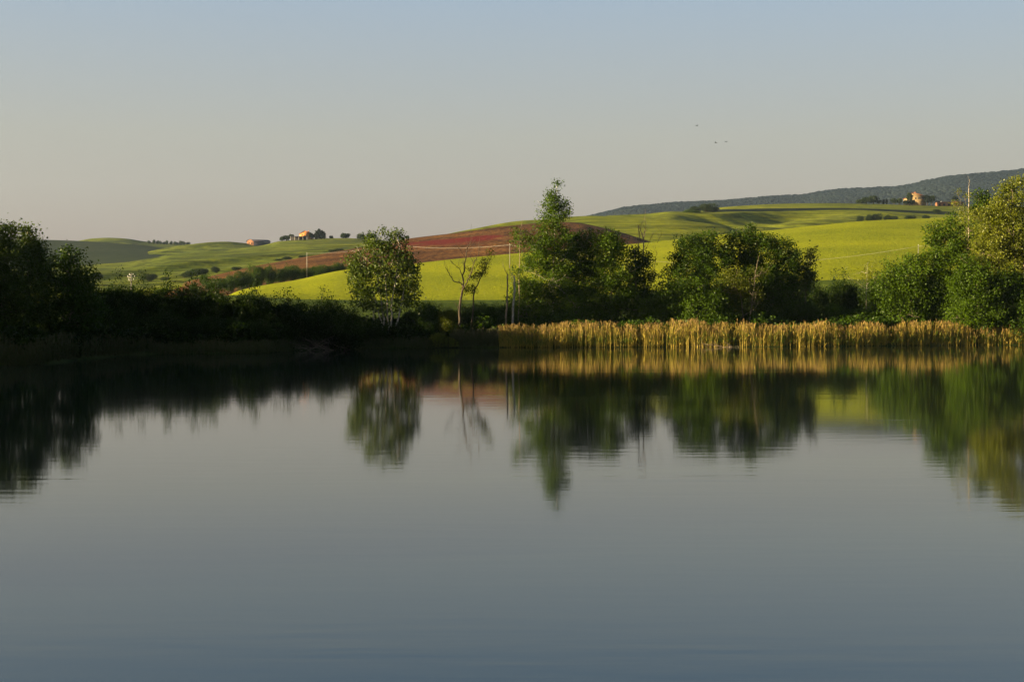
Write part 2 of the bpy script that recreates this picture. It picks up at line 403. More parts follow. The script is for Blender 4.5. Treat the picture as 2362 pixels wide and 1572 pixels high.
# grassy strip between the bank and the first field
C0 = [(-500, 700), (300, 700), (555, 680), (620, 686), (720, 690), (900, 692), (1200, 691), (1500, 672), (1900, 646), (2100, 641), (2362, 630), (2800, 620)]
margin = hill('grass_bank', C0, 742, 150, 212, M['margin'], -500, 2800, du=6, nd=50, back=1.1, shape=1.2,
     und=lambda u, D, X: .35 * fbm(X * .25, D * .25, 3))
C1 = [(-500, 720), (300, 720), (480, 700), (555, 669), (600, 659), (680, 646), (790, 623), (950, 608), (1050, 597), (1170, 586), (1300, 575), (1450, 563), (1560, 552), (1700, 537), (1765, 532), (1900, 518), (2000, 509), (2150, 503), (2362, 496), (2800, 488)]
C1b = [(u, y + 4) for u, y in C0]; C1b[2] = (555, 684)
field = hill('near_wheat_field', C1, C1b, 213, [(-500, 270), (555, 300), (1000, 370), (1500, 430), (2000, 470), (2800, 520)], M['crop'], -500, 2800, du=3, nd=260, back=1.2, shape=1.5,
     und=lambda u, D, X: .06 * fbm(X * .9, D * .35, 11, 3) + .5 * fbm(X * .05, D * .05, 12, 2) + .035 * np.sin((D * .9 + X * .35) * 1.1))
# red flowering fallow
C2 = [(-500, 740), (250, 740), (400, 662), (430, 650), (510, 631), (600, 611), (700, 593), (780, 579), (830, 571), (890, 560), (950, 549), (1050, 537), (1100, 530), (1180, 520), (1250, 514), (1310, 512), (1400, 527), (1450, 541), (1500, 557), (1560, 580), (1700, 640), (2800, 700)]
def redtint(u, D, yy):
    k = curve(C2)(u); d = yy - k                                  # rows below its crest
    strip = np.exp(-((d - (10 + (u - 950) * .055)) / 8) ** 2) * np.clip((u - 880) / 60, 0, 1) * np.clip((1190 - u) / 80, 0, 1)
    broad = .35 * np.clip((d - 8) / 12, 0, 1) * np.clip((1330 - u) / 200, 0, 1)
    band = .06 * np.clip((u - 760) / 100, 0, 1)
    low = .45 * np.exp(-((d - 34) / 9) ** 2) * np.clip((u - 740) / 60, 0, 1) * np.clip((960 - u) / 60, 0, 1)
    return np.clip(strip * .52 + broad * (u > 900) + band + low, 0, 1)
red = hill('poppy_field', C2, [(-500, 760), (400, 700), (600, 672), (1000, 625), (1500, 585), (1600, 600), (2800, 710)], [(-500, 330), (500, 335), (1000, 410), (1500, 470), (2800, 520)],
     [(-500, 500), (400, 520), (1000, 640), (1300, 640), (1600, 560), (2800, 560)], M['red'], 100, 1800, du=4, nd=150, back=1.2, shape=1.5,
     und=lambda u, D, X: .35 * fbm(X * .3, D * .15, 21, 3) + .9 * fbm(X * .03, D * .03, 22, 2), tintf=redtint)
# upper green fields on the right
C3a = [(900, 600), (1000, 548), (1100, 526), (1200, 509), (1250, 506), (1310, 500), (1370, 497.5), (1420, 499), (1480, 501), (1540, 504), (1600, 511), (1674, 522), (1715, 536), (1760, 560), (1900, 640)]
hill('green_hill', C3a, [(900, 620), (1300, 575), (1500, 580), (1900, 660)], 640, [(900, 720), (1300, 780), (1700, 730), (1900, 700)], M['meadow_hi'], 900, 1900, du=5, nd=110, back=1.12, shape=1.7,
     und=lambda u, D, X: furrow(9, 70, .8, 31)(u, D, X) + furrow(2.2, 15, .8, 32)(u, D, X))
C3b = [(1250, 560), (1330, 510), (1400, 497.5), (1490, 493), (1555, 487.5), (1640, 489), (1700, 488), (1800, 487), (1900, 484.5), (1960, 484), (2060, 488), (2140, 493), (2240, 497), (2362, 498), (2800, 490)]
upf = hill('upper_wheat_field', C3b, [(1250, 590), (1500, 560), (1900, 545), (2362, 530), (2800, 520)], 760, [(1250, 880), (2000, 960), (2800, 980)], M['meadow_hi'], 1250, 2800, du=5, nd=110, back=1.05, shape=1.9,
     und=lambda u, D, X: furrow(17, 100, 1.2, 41)(u, D, X) + furrow(3, 24, -.6, 42)(u, D, X))
hill('terrace_bank', [(1600, 500), (1640, 484.5), (1700, 482), (1900, 479.5), (2000, 481), (2100, 485), (2190, 488), (2230, 500)], [(1600, 505), (1640, 492), (2230, 505)], 990, 1004, M['forest'], 1600, 2230, du=6, nd=10, back=1.01)
C3c = [(1450, 520), (1560, 492), (1640, 482), (1660, 478.5), (1720, 474), (1800, 470), (1900, 468.5), (2000, 470), (2100, 473), (2190, 475), (2362, 476), (2800, 474)]
top = hill('hilltop_field', C3c, [(1450, 530), (1640, 492), (2000, 492), (2362, 505), (2800, 500)], 1010, 1120, M['meadow_hi'], 1450, 2800, du=6, nd=40, back=1.15, shape=1.4,
     und=lambda u, D, X: .8 * fbm(X * .02, D * .05, 51, 2))
# left rolling hills
C4a = [(-500, 640), (100, 618), (190, 611), (285, 605), (345, 596), (407, 586.5), (505, 580), (575, 575.5), (640, 571), (755, 562), (830, 559), (900, 556), (950, 553), (1000, 560), (1100, 600)]
f4 = lambda u, D, X: furrow(17, 90, 1.0, 61)(u, D, X) + furrow(4.2, 20, .9, 62)(u, D, X) + furrow(1.3, 8, .9, 63, .02)(u, D, X)
g4a = hill('rolling_meadow', C4a, [(-500, 690), (300, 668), (600, 640), (1100, 620)], 470, [(-500, 850), (500, 880), (900, 900), (1100, 800)], M['meadow'], -500, 1100, du=5, nd=170, back=1.1, shape=1.5, und=f4)
C4b = [(430, 600), (520, 578), (585, 569), (610, 565), (645, 556.5), (700, 552), (750, 549.5), (800, 549), (850, 552), (900, 556), (960, 562), (1100, 600)]
g4b = hill('farmhouse_hill', C4b, [(430, 610), (700, 575), (1100, 610)], 920, [(430, 1050), (700, 1130), (1100, 1100)], M['meadow'], 430, 1100, du=4, nd=70, back=1.12, shape=1.5,
     und=lambda u, D, X: furrow(11, 70, 1.0, 71)(u, D, X) + furrow(3, 20, .9, 72)(u, D, X))
C4c = [(250, 600), (340, 580), (400, 569), (440, 563), (500, 557.5), (520, 557), (560, 560), (600, 565.5), (660, 575), (760, 600)]
g4c = hill('barn_hill', C4c, [(250, 610), (400, 592), (600, 582), (760, 610)], 1130, [(250, 1200), (760, 1270)], M['meadow'], 250, 760, du=4, nd=60, back=1.1, shape=1.5,
     und=lambda u, D, X: furrow(5, 60, 1.2, 81)(u, D, X))
C4d = [(-500, 575), (-100, 553), (60, 552.5), (110, 553), (185, 555.5), (260, 560), (330, 566), (400, 576), (450, 590), (560, 620)]
hill('shaded_hill', C4d, [(-500, 640), (100, 628), (400, 612), (560, 640)], 1050, [(-500, 1330), (100, 1350), (560, 1200)], M['meadow_shaded'], -500, 560, du=6, nd=80, back=1.12, shape=1.3,
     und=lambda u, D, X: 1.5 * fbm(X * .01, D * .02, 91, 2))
C4e = [(60, 580), (130, 562), (185, 554.5), (215, 549.5), (250, 548), (290, 550), (330, 556), (365, 560), (440, 563), (520, 575), (600, 600)]
g4e = hill('back_hill', C4e, [(60, 590), (300, 575), (600, 610)], 1420, 1600, M['meadow'], 60, 600, du=5, nd=60, back=1.1, shape=1.5,
     und=lambda u, D, X: furrow(6, 70, 1.2, 95)(u, D, X))
# far wooded ridge
C5 = [(1200, 560), (1300, 520), (1370, 498), (1400, 491), (1450, 479), (1500, 474), (1560, 469), (1640, 465), (1700, 461.5), (1780, 454.5), (1850, 451.5), (1900, 443), (1950, 437.5), (2000, 435.5), (2060, 432.5), (2100, 426.5), (2140, 416.5), (2200, 406.5), (2250, 402.5), (2362, 392.5), (2500, 384), (2800, 376)]
C5D = [(1200, 3200), (2000, 3500), (2800, 3700)]
und5 = lambda u, D, X: 26 * fbm(X * .0045, D * .004 + X * .002, 101, 3)
ridge = hill('wooded_ridge', C5, [(1200, 640), (2800, 560)], 2500, C5D, M['forest'], 1200, 2800, du=8, nd=70, back=1.15, shape=1.4, und=und5, dip=False)

# ------------------------------------------------------------------ foliage
def leaves(centres, tufts, sig, size, rng, per, flat=.0, elong=1.6, tuft_tint=None, up=.35):
    """leaf-sized rhombi scattered round tuft centres -> V, Q, tint"""
    n = len(centres); k = per
    c = np.repeat(centres, k, 0)
    off = rng.normal(0, 1, (n * k, 3)) * np.asarray(sig); off[:, 2] *= .8
    p = c + off
    nrm = rng.normal(0, 1, (n * k, 3)) + np.array([0, 0, up]); nrm /= np.linalg.norm(nrm, axis=1)[:, None]
    a = np.cross(nrm, rng.normal(0, 1, (n * k, 3))); a /= np.linalg.norm(a, axis=1)[:, None]
    b = np.cross(nrm, a)
    s = size * rng.uniform(.6, 1.35, (n * k, 1))
    a = a * s * elong * .5; b = b * s * .5
    fold = nrm * s * .14
    V = np.stack([p - a, p + b + fold, p + a, p - b + fold], 1).reshape(-1, 3)
    Q = np.arange(n * k * 4).reshape(-1, 4)
    tt = rng.uniform(0, 1, n) if tuft_tint is None else tuft_tint
    t = np.clip(np.repeat(tt, k) * .55 + rng.uniform(0, 1, n * k) * .45, 0, 1)
    return V, Q, np.repeat(t, 4)

def blob_points(ells, dens, rng, shell=.5, rough=.35):
    """points in ragged ellipsoids; ells: (centre, radii). dens: tufts per m2 of silhouette"""
    out = []
    for (c, r) in ells:
        c = np.asarray(c); r = np.asarray(r)
        n = max(4, int(dens * math.pi * r[0] * r[2]))
        d = rng.normal(0, 1, (n, 3)); d /= np.linalg.norm(d, axis=1)[:, None]
        rad = shell + (1 - shell) * rng.uniform(0, 1, n) ** .5
        sd = int(rng.integers(0, 9999))
        rg = 1 + rough * 2 * fbm(d[:, 0] * 2.2 + d[:, 1] * 1.3 + 9, d[:, 2] * 2.2 + d[:, 1] * .7 + 9, sd, 2)
        out.append(c + d * r * (rad * rg)[:, None])
    return np.vstack(out)

def limb(g, a, b, r0, r1, rng, bend=.12, n=6, sides=5):
    a = np.asarray(a, float); b = np.asarray(b, float); L_ = np.linalg.norm(b - a)
    t = np.linspace(0, 1, n)[:, None]
    w_ = rng.normal(0, bend * L_, 3) * .5; w_[2] *= .3
    pts = a + (b - a) * t + np.sin(t * math.pi) * w_
    pts[1:-1] += rng.normal(0, .015 * L_, (n - 2, 3))
    g.tube(pts, r0 + (r1 - r0) * t[:, 0], sides)
    return pts

tree_no = [0]
def tree(name, label, u, D, ells, leaf='leaf', bark='bark', base_u=None, trunks=None, dens=5.0, per=24, size=.15, sig=.28,
         tr=.11, seed=None, group=None, cat='tree', limbs=26, limb_r=.045, shell=.5, depth=1.0, rough=.35, bare=0, elong=1.5, basez=None, crown_name='crown', spray=True):
    """a tree or shrub at distance D; crown ellipses and trunk lines are read off in photo columns/rows at that distance"""
    tree_no[0] += 1
    rng = np.random.default_rng(seed if seed is not None else 100 + tree_no[0] * 17)
    bu = u if base_u is None else base_u
    bx = (bu - UC) / F * D; bz = gz1(bx, D) - .15 if basez is None else basez
    loc = (bx, D, bz)
    E3 = []
    for e in ells:
        eu, ey, ru, ry = e[:4]; dy = e[4] if len(e) > 4 else rng.uniform(-.35, .35) * ru / F * D
        c = P(eu, ey, D); c[1] += dy
        rx = ru / F * D; rz = ry / F * D
        E3.append((c, (rx, max(min(rx, rz) * 1.0, rx * .7) * depth, rz)))
    root = empty(name, loc); tag(root, label, cat, group)
    g = Geo()
    tops = []
    if trunks is None:
        ytop = min(e[1] for e in ells); ut = [e[0] for e in ells if e[1] == ytop][0]
        trunks = [[(bu, None), ((bu + ut) / 2 + rng.uniform(-4, 4), None), (ut, ytop)]]
    tp = []
    for tl in trunks:
        q = []
        for i, (a, b) in enumerate(tl):
            if b is None:
                zt = P(tl[-1][0], tl[-1][1], D)[2]; z = bz + (zt - bz) * i / (len(tl) - 1); q.append(np.array([(a - UC) / F * D, D, z]))
            else: q.append(P(a, b, D))
        q = np.array(q)
        if trunks is not None and len(trunks) > 1:
            q[:, 1] += np.linspace(0, rng.uniform(-1, 1) * .9, len(q))
        # resample with slight wobble
        t = np.linspace(0, len(q) - 1, 14); i0 = np.minimum(t.astype(int), len(q) - 2); fr = (t - i0)[:, None]
        pp = q[i0] * (1 - fr) + q[i0 + 1] * fr
        pp[1:] += rng.normal(0, .035, (13, 3)) * np.array([1, 1, .2])
        g.tube(pp, np.linspace(tr, tr * .22, 14) if tr > 0 else .02, 7)
        tp.append(pp)
    pts = blob_points(E3, dens * 2.25, rng, shell, rough)
    # thin sprays of leaves that stick out of the outline
    cc = np.mean([e[0] for e in E3], axis=0); ns = max(6, len(pts) // 28)
    sp = pts[rng.choice(len(pts), ns, replace=False)]
    ns_w = np.argmax(np.stack([-np.linalg.norm((sp - e[0]) / e[1], axis=1) for e in E3]), axis=0)
    ec = np.array([E3[i][0] for i in ns_w]); dirv = sp - ec + np.array([0, 0, .3]); dirv /= np.linalg.norm(dirv, axis=1)[:, None]
    ln = rng.uniform(.25, .75, ns)[:, None] * np.clip(np.array([E3[i][1][0] for i in ns_w])[:, None] * .9, .25, 1.1)
    ext = [sp + dirv * ln * k / 2 + rng.normal(0, .06, sp.shape) for k in (1, 2)]
    if spray: pts = np.vstack([pts] + ext)
    # nothing sinks below the ground
    pts = pts[pts[:, 2] > bz + .25]
    allp = np.vstack([p[4:] for p in tp])
    sel = pts[rng.choice(len(pts), min(limbs, len(pts)), replace=False)] if limbs else []
    for q in sel:
        c = allp[(allp[:, 2] < q[2] - .1 * np.linalg.norm(allp - q, axis=1))] if True else allp
        if not len(c): c = allp
        k = np.argmin(np.linalg.norm(c - q, axis=1) + .5 * np.abs(c[:, 2] - (q[2] - 1.0)))
        lp = limb(g, c[k], q, limb_r, limb_r * .25, rng)
        for _ in range(2):
            m = lp[int(rng.integers(2, 5))]
            limb(g, m, m + (q - c[k]) * rng.uniform(.3, .5) + rng.normal(0, .3, 3), limb_r * .45, limb_r * .15, rng, n=4, sides=4)
    g.build('trunk', M[bark], root, loc, smooth=True)
    # tint clumps: neighbouring tufts share a tone
    tt = np.clip(.5 + .9 * fbm(pts[:, 0] * .9 + pts[:, 1] * .5, pts[:, 2] * .9, 77 + tree_no[0], 2) + rng.normal(0, .12, len(pts)), 0, 1)
    V, Q, T = leaves(pts, None, sig, size * .76, rng, int(per * 1.5), tuft_tint=tt, elong=elong)
    mesh_obj(crown_name, V, Q, M[leaf], root, loc, smooth=False, tint=T)
    return root

# ---- left bank, in the evening shade
tree('poplar_tree', 'tall bushy poplar at the left edge, its crown cut by the frame', 18, 89,
     [(6, 532, 20, 18), (8, 556, 32, 32), (-30, 580, 50, 40), (14, 600, 50, 45), (-20, 650, 75, 50), (20, 690, 55, 60), (-40, 730, 80, 60), (25, 760, 45, 40)], leaf='leaf_poplar', dens=6, per=26, size=.14)
tree('poplar_tree', 'second poplar from the left edge, rounded top with a sky notch beside it', 68, 91,
     [(63, 534, 14, 14), (66, 552, 24, 28), (62, 590, 34, 34), (82, 618, 40, 40), (75, 670, 48, 50), (72, 730, 52, 50), (88, 578, 16, 20)], leaf='leaf_poplar', dens=6, per=26, size=.14)
tree('broadleaf_tree', 'dark broadleaf tree right of the two left poplars, lower than they are', 160, 93,
     [(163, 596, 26, 24), (130, 628, 32, 30), (185, 650, 28, 38), (150, 670, 52, 45), (155, 735, 62, 50), (205, 705, 22, 40)], leaf='leaf_dark', dens=6, per=26, size=.15)
for i, (u_, D_, top_) in enumerate([(-110, 86, 560), (-220, 84, 520)]):
    tree('poplar_tree', ['poplar just left of the frame beside the left bank poplars', 'taller poplar farther left of the frame on the left bank'][i], u_, D_,
         [(u_, top_ + 40, 50, 45), (u_ - 20, top_ + 110, 70, 60), (u_ + 20, top_ + 190, 75, 60)], leaf='leaf_poplar', dens=4, per=22, size=.17)
# proto shrubs for masses, each its own thing
def shrub_proto(seed, leaf, label, size=.16, tall=1.0):
    rng = np.random.default_rng(seed)
    loc = (0, 0, 0); root = empty('shrub', loc); tag(root, label, 'shrub')
    E3 = []
    for k in range(6):
        a = rng.uniform(0, 6.28); r = rng.uniform(.2, .9)
        E3.append(((math.cos(a) * r, math.sin(a) * r, rng.uniform(.7, 1.75) * tall), (rng.uniform(.6, 1.0), rng.uniform(.6, 1.0), rng.uniform(.55, .95) * tall)))
    pts = blob_points(E3, 30, rng, .45, .24); pts = pts[pts[:, 2] > .1]
    g = Geo()
    for q in pts[rng.choice(len(pts), 18, replace=False)]:
        limb(g, (rng.normal(0, .12), rng.normal(0, .12), -.1), q, .03, .008, rng, bend=.2)
    for k in range(1):
        a = rng.uniform(0, 6.28); r = rng.uniform(.3, 1.2)
        limb(g, (math.cos(a) * r * .5, math.sin(a) * r * .5, 1.0), (math.cos(a) * r * 1.1, math.sin(a) * r * 1.1, rng.uniform(2.2, 2.9) * tall), .012, .004, rng, bend=.15)
        e = np.array([[math.cos(a) * r * 1.1, math.sin(a) * r * 1.1, rng.uniform(2.2, 2.8) * tall]]); pts = np.vstack([pts, e, e - np.array([[0, 0, .25]])])
    g.build('stem', M['bark_dark'], root, loc, smooth=True)
    tt = np.clip(.5 + 1.0 * fbm(pts[:, 0] * 1.3 + pts[:, 1], pts[:, 2] * 1.3, seed, 2) + rng.normal(0, .12, len(pts)), 0, 1)
    V, Q, T = leaves(pts, None, .15, size * .38, rng, 36, tuft_tint=tt)
    mesh_obj('foliage', V, Q, M[leaf], root, loc, smooth=False, tint=T)
    return root
protos = {}
used = set()
def shrub(kind, u, ytop, D, label, group, wpx=None, seed=0, basez=None, rz=None):
    """put a shrub whose top shows at row ytop; wpx: its width in photo pixels"""
    r = random.Random(int(u * 7 + ytop * 3 + D))
    var = kind + str(r.randint(0, 1))
    if var not in protos:
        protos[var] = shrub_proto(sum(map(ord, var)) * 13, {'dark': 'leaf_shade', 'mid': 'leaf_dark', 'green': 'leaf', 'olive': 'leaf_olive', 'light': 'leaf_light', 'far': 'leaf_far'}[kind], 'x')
    x = (u - UC) / F * D; z = gz1(x, D) - .1 if basez is None else basez
    h = P(u, ytop, D)[2] - z; sz = h / 2.45
    sx_ = sz if wpx is None else (wpx / F * D) / 3.0
    rz = r.uniform(0, 6.28) if rz is None else rz
    p = protos[var]
    if var not in used:
        used.add(var); p.location = (x, D, z); p.rotation_euler = (0, 0, rz); p.scale = (sx_, sx_, sz); p['label'] = label; p['group'] = group; return p
    return copy_thing(p, (x, D, z), rz, (sx_, sx_, sz), label, group)

G_SH = 'dark shrubs along the shaded bank'
# back row of the dark mass (its tops draw the edge against the fields)
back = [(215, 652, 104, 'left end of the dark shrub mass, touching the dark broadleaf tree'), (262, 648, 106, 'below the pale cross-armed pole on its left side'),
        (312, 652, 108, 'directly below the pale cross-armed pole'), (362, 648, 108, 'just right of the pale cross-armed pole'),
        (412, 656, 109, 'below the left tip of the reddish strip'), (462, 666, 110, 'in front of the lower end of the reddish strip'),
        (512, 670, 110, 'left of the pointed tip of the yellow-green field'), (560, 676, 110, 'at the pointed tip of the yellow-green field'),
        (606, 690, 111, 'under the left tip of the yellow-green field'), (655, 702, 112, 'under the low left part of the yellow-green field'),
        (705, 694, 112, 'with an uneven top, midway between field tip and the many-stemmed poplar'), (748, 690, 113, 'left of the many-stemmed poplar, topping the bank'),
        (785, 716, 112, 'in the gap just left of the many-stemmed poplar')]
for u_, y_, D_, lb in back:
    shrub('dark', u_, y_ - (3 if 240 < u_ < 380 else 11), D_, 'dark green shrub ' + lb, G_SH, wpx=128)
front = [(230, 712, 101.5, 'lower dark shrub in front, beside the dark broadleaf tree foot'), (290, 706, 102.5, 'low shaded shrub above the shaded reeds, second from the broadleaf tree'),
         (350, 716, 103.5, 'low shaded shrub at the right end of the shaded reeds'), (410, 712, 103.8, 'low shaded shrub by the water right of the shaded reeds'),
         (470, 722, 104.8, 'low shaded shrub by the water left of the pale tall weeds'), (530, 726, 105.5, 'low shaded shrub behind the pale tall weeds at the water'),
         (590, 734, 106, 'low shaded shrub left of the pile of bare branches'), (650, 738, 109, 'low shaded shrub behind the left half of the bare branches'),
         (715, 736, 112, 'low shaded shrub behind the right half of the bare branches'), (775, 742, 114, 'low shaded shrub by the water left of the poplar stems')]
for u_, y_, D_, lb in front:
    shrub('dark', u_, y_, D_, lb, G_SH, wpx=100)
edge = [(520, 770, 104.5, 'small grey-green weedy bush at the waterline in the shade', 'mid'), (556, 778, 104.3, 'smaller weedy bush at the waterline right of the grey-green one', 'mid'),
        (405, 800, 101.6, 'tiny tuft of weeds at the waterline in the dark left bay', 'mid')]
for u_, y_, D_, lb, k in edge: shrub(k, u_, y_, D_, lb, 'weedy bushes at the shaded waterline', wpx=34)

# ---- many-stemmed poplar
def stemline(b, m, t): return [b, m, t]
tree('poplar_tree', 'many-stemmed poplar with pale thin trunks standing alone left of the bare tree', 893, 119,
     [(888, 560, 34, 26), (922, 552, 22, 18), (858, 568, 22, 20), (840, 598, 38, 28), (900, 600, 42, 34), (940, 604, 26, 32), (865, 640, 48, 34), (930, 645, 38, 34), (828, 640, 24, 34), (890, 690, 66, 34), (838, 688, 28, 30), (950, 680, 18, 30), (946, 620, 16, 18)],
     leaf='leaf_poplar', bark='birch_bark', dens=4.6, per=16, size=.17, sig=.26, tr=.085, limbs=34,
     trunks=[[(899, 790), (893, 700), (880, 560)], [(896, 790), (872, 720), (843, 610)], [(901, 790), (905, 690), (925, 565)], [(905, 790), (925, 700), (944, 610)], [(890, 790), (880, 700), (862, 585)], [(876, 788), (862, 735), (852, 680)]], shell=.55)
und = [(812, 730, 115, 'dark', 'shaded bush at the foot of the many-stemmed poplar, left side'), (850, 748, 116.5, 'dark', 'shaded bush in front of the many-stemmed poplar stems'),
       (955, 716, 121, 'mid', 'dark bush right of the many-stemmed poplar'), (990, 702, 123, 'mid', 'taller bush between the many-stemmed poplar and the bare tree'),
       (985, 738, 119.5, 'mid', 'mid green bush low between the poplar and the bare tree'), (1030, 704, 122, 'olive', 'olive bush left of the bare tree trunk'),
       (1040, 735, 119.8, 'olive', 'rounded olive bush before the bare tree'), (1085, 700, 123, 'mid', 'dark bush right behind the bare tree trunk'),
       (1125, 704, 124, 'mid', 'dark bush between the bare tree and the broken white trunks'), (1160, 706, 124, 'mid', 'dark bush at the foot of the broken white trunks'),
       (1100, 738, 121, 'dark', 'low shaded bush with bare twigs over the shaded reeds'), (1150, 742, 121.5, 'dark', 'low shaded bush left of where the golden reeds begin'),
       (925, 758, 119, 'dark', 'low shaded bush right of the poplar stems by the water')]
for u_, y_, D_, k, lb in und: shrub(k, u_, y_, D_, lb, 'bushes around the bare tree', wpx=72)
shrub('light', 1012, 768, 117.6, 'small yellow-green willow bush overhanging the water left of the golden reeds', 'bushes around the bare tree', wpx=50, basez=.02)
shrub('light', 1042, 778, 117.4, 'low sunlit willow sprout at the waterline, right of the larger one', 'bushes around the bare tree', wpx=30, basez=.02)

def bare_tree(name, label, base, D, lines, r0, bark='dead_wood', seed=1, twigs=14, cat='tree', group=None, basez=None):
    rng = np.random.default_rng(seed)
    bx = (base - UC) / F * D; bz = gz1(bx, D) - .1 if basez is None else basez
    loc = (bx, D, bz); root = empty(name, loc); tag(root, label, cat, group)
    for k, (r_a, r_b, ln) in enumerate(lines):
        g = Geo()
        q = np.array([P(a, b, D) for a, b in ln]); q[0][2] = max(q[0][2], bz) if k else bz
        if k: q[:, 1] += np.linspace(0, rng.uniform(-1, 1) * .8, len(q))
        t = np.linspace(0, len(q) - 1, 4 * (len(q) - 1) + 1); i0 = np.minimum(t.astype(int), len(q) - 2); fr = (t - i0)[:, None]
        pp = q[i0] * (1 - fr) + q[i0 + 1] * fr; pp[1:] += rng.normal(0, .025, (len(pp) - 1, 3))
        g.tube(pp, np.linspace(r_a, r_b, len(pp)), 6)
        for _ in range(twigs if k else twigs // 3):
            a = pp[int(rng.integers(len(pp) // 3, len(pp)))]; d = rng.normal(0, .28, 3); d[2] = abs(d[2]) + .25
            p2 = limb(g, a, a + d * rng.uniform(.8, 1.8), r_b * .7, .006, rng, n=4, sides=4)
        g.build('trunk' if k == 0 else 'branch', M[bark], root, loc, smooth=True)
    return root
bare_tree('bare_tree', 'leafless dark tree with forked crooked branches against the yellow field', 1058, 119.5,
  [(.13, .08, [(1058, 790), (1060, 737), (1062, 690), (1069, 664)]), (.055, .02, [(1069, 666), (1064, 652), (1046, 648), (1036, 630), (1027, 617)]),
   (.075, .02, [(1069, 668), (1067, 635), (1075, 600), (1077, 572), (1087, 556)]), (.035, .012, [(1067, 637), (1060, 619), (1048, 610), (1040, 601)]),
   (.06, .018, [(1069, 666), (1080, 645), (1088, 628), (1093, 606), (1105, 588), (1105, 557)]), (.025, .01, [(1075, 598), (1064, 580), (1058, 570)]), (.025, .01, [(1088, 628), (1074, 618), (1068, 605)]), (.02, .008, [(1093, 606), (1084, 590), (1083, 575)])],
  .13, 'bark_dark', 5, 7)
tree('sapling', 'slender leaning sapling with small leafy tufts, right of the bare tree', 1090, 120.5,
     [(1108, 622, 18, 16), (1094, 634, 14, 12), (1131, 588, 9, 14), (1122, 606, 8, 8), (1088, 660, 16, 16)], trunks=[[(1086, 780), (1093, 674), (1109, 640), (1122, 612), (1131, 596)]], tr=.07, dens=5, per=14, size=.12, sig=.2, limbs=9, limb_r=.02, leaf='leaf_olive', bark='bark_dark')
bare_tree('dead_tree', 'broken bare trunk, the left one of two by the leafy thin tree', 1170, 121.5, [(.085, .05, [(1167, 780), (1168, 710), (1171, 660), (1170, 634)]), (.02, .008, [(1170, 650), (1176, 622), (1173, 606)])], .08, 'dead_wood', 8, 3)
bare_tree('dead_tree', 'broken bare trunk with white patches, right one of two', 1184, 122, [(.10, .06, [(1180, 780), (1184, 704), (1187, 670), (1186, 637)]), (.02, .008, [(1186, 665), (1180, 640), (1178, 618)])], .1, 'birch_bark', 9, 3)
tree('sapling', 'thin tree with a small crown and a dead top, left of the tall birch', 1197, 125,
     [(1201, 558, 20, 20), (1190, 542, 12, 12), (1215, 552, 14, 14), (1206, 578, 16, 12), (1192, 630, 16, 14), (1202, 650, 16, 12)], trunks=[[(1196, 780), (1198, 650), (1199, 580), (1202, 506)]], bark='dead_wood', tr=.045, dens=5, per=14, size=.12, sig=.2, limbs=12, limb_r=.018)
# ---- tall birch and its neighbours
tree('birch_tree', 'tallest tree of the shore, a birch with a narrow top standing clear against the sky', 1276, 128,
     [(1284, 428, 9, 8), (1276, 450, 15, 14), (1272, 474, 22, 18), (1298, 478, 19, 18), (1280, 500, 28, 18), (1308, 492, 10, 8), (1275, 535, 38, 26), (1248, 560, 26, 18), (1270, 580, 54, 26), (1230, 610, 32, 24), (1285, 625, 56, 26), (1262, 668, 62, 30), (1300, 690, 50, 34), (1250, 722, 66, 30)],
     bark='birch_bark', trunks=[[(1276, 790), (1277, 640), (1281, 500), (1285, 425)]], tr=.10, dens=7, per=20, size=.14, sig=.26, limbs=60, limb_r=.03, rough=.5)
tree('broadleaf_tree', 'rounded bush-like tree in the shade line left of the birch foot', 1218, 126,
     [(1215, 668, 34, 24), (1206, 700, 38, 34), (1228, 735, 50, 28)], dens=6, per=22, size=.14)
tree('broadleaf_tree', 'dense tree with a pointed top filling the space right of the birch', 1340, 130,
     [(1322, 566, 26, 26), (1352, 556, 26, 24), (1345, 598, 48, 34), (1338, 645, 56, 38), (1345, 700, 56, 44), (1350, 738, 50, 26)], leaf='leaf_dark', dens=6, per=24, size=.15)
tree('broadleaf_tree', 'tall round-topped dark tree between the birch and the dead poles', 1405, 128.5,
     [(1393, 550, 26, 20), (1420, 562, 26, 20), (1404, 590, 46, 30), (1415, 630, 48, 34), (1402, 680, 54, 40), (1418, 728, 52, 34)], leaf='leaf', dens=6, per=24, size=.15, trunks=[[(1410, 790), (1410, 660), (1405, 560)]])
tree('broadleaf_tree', 'low light green bush-like tree in front, right of the birch foot above the reeds', 1335, 125.5, [(1330, 712, 22, 22), (1345, 735, 32, 20), (1325, 748, 32, 14)], leaf='leaf', dens=6, per=22, size=.14, tr=.05)
tree('poplar_tree', 'narrow blue-dark poplar wrapped round the bare dead pole', 1474, 130,
     [(1463, 575, 12, 14), (1474, 598, 24, 22), (1486, 610, 16, 16), (1472, 632, 28, 24), (1480, 665, 30, 30), (1484, 705, 34, 34), (1478, 738, 40, 22), (1455, 690, 30, 34), (1512, 735, 36, 26)], leaf='leaf_dark', dens=5.5, per=20, size=.16)
bare_tree('dead_tree', 'bare dead poles rising above the narrow dark poplar', 1486, 131,
  [(.08, .05, [(1487, 790), (1486, 700), (1485, 625), (1484, 553)]), (.05, .02, [(1484, 555), (1479, 534), (1472, 518)]), (.05, .02, [(1484, 555), (1488, 532), (1491, 515)]), (.05, .03, [(1473, 620), (1473, 556), (1471, 520)]),
   (.02, .008, [(1490, 575), (1499, 553), (1512, 530)]), (.03, .012, [(1506, 640), (1511, 600), (1515, 583)]), (.02, .006, [(1516, 560), (1522, 545), (1527, 536)])], .08, 'dead_wood', 11, 5)
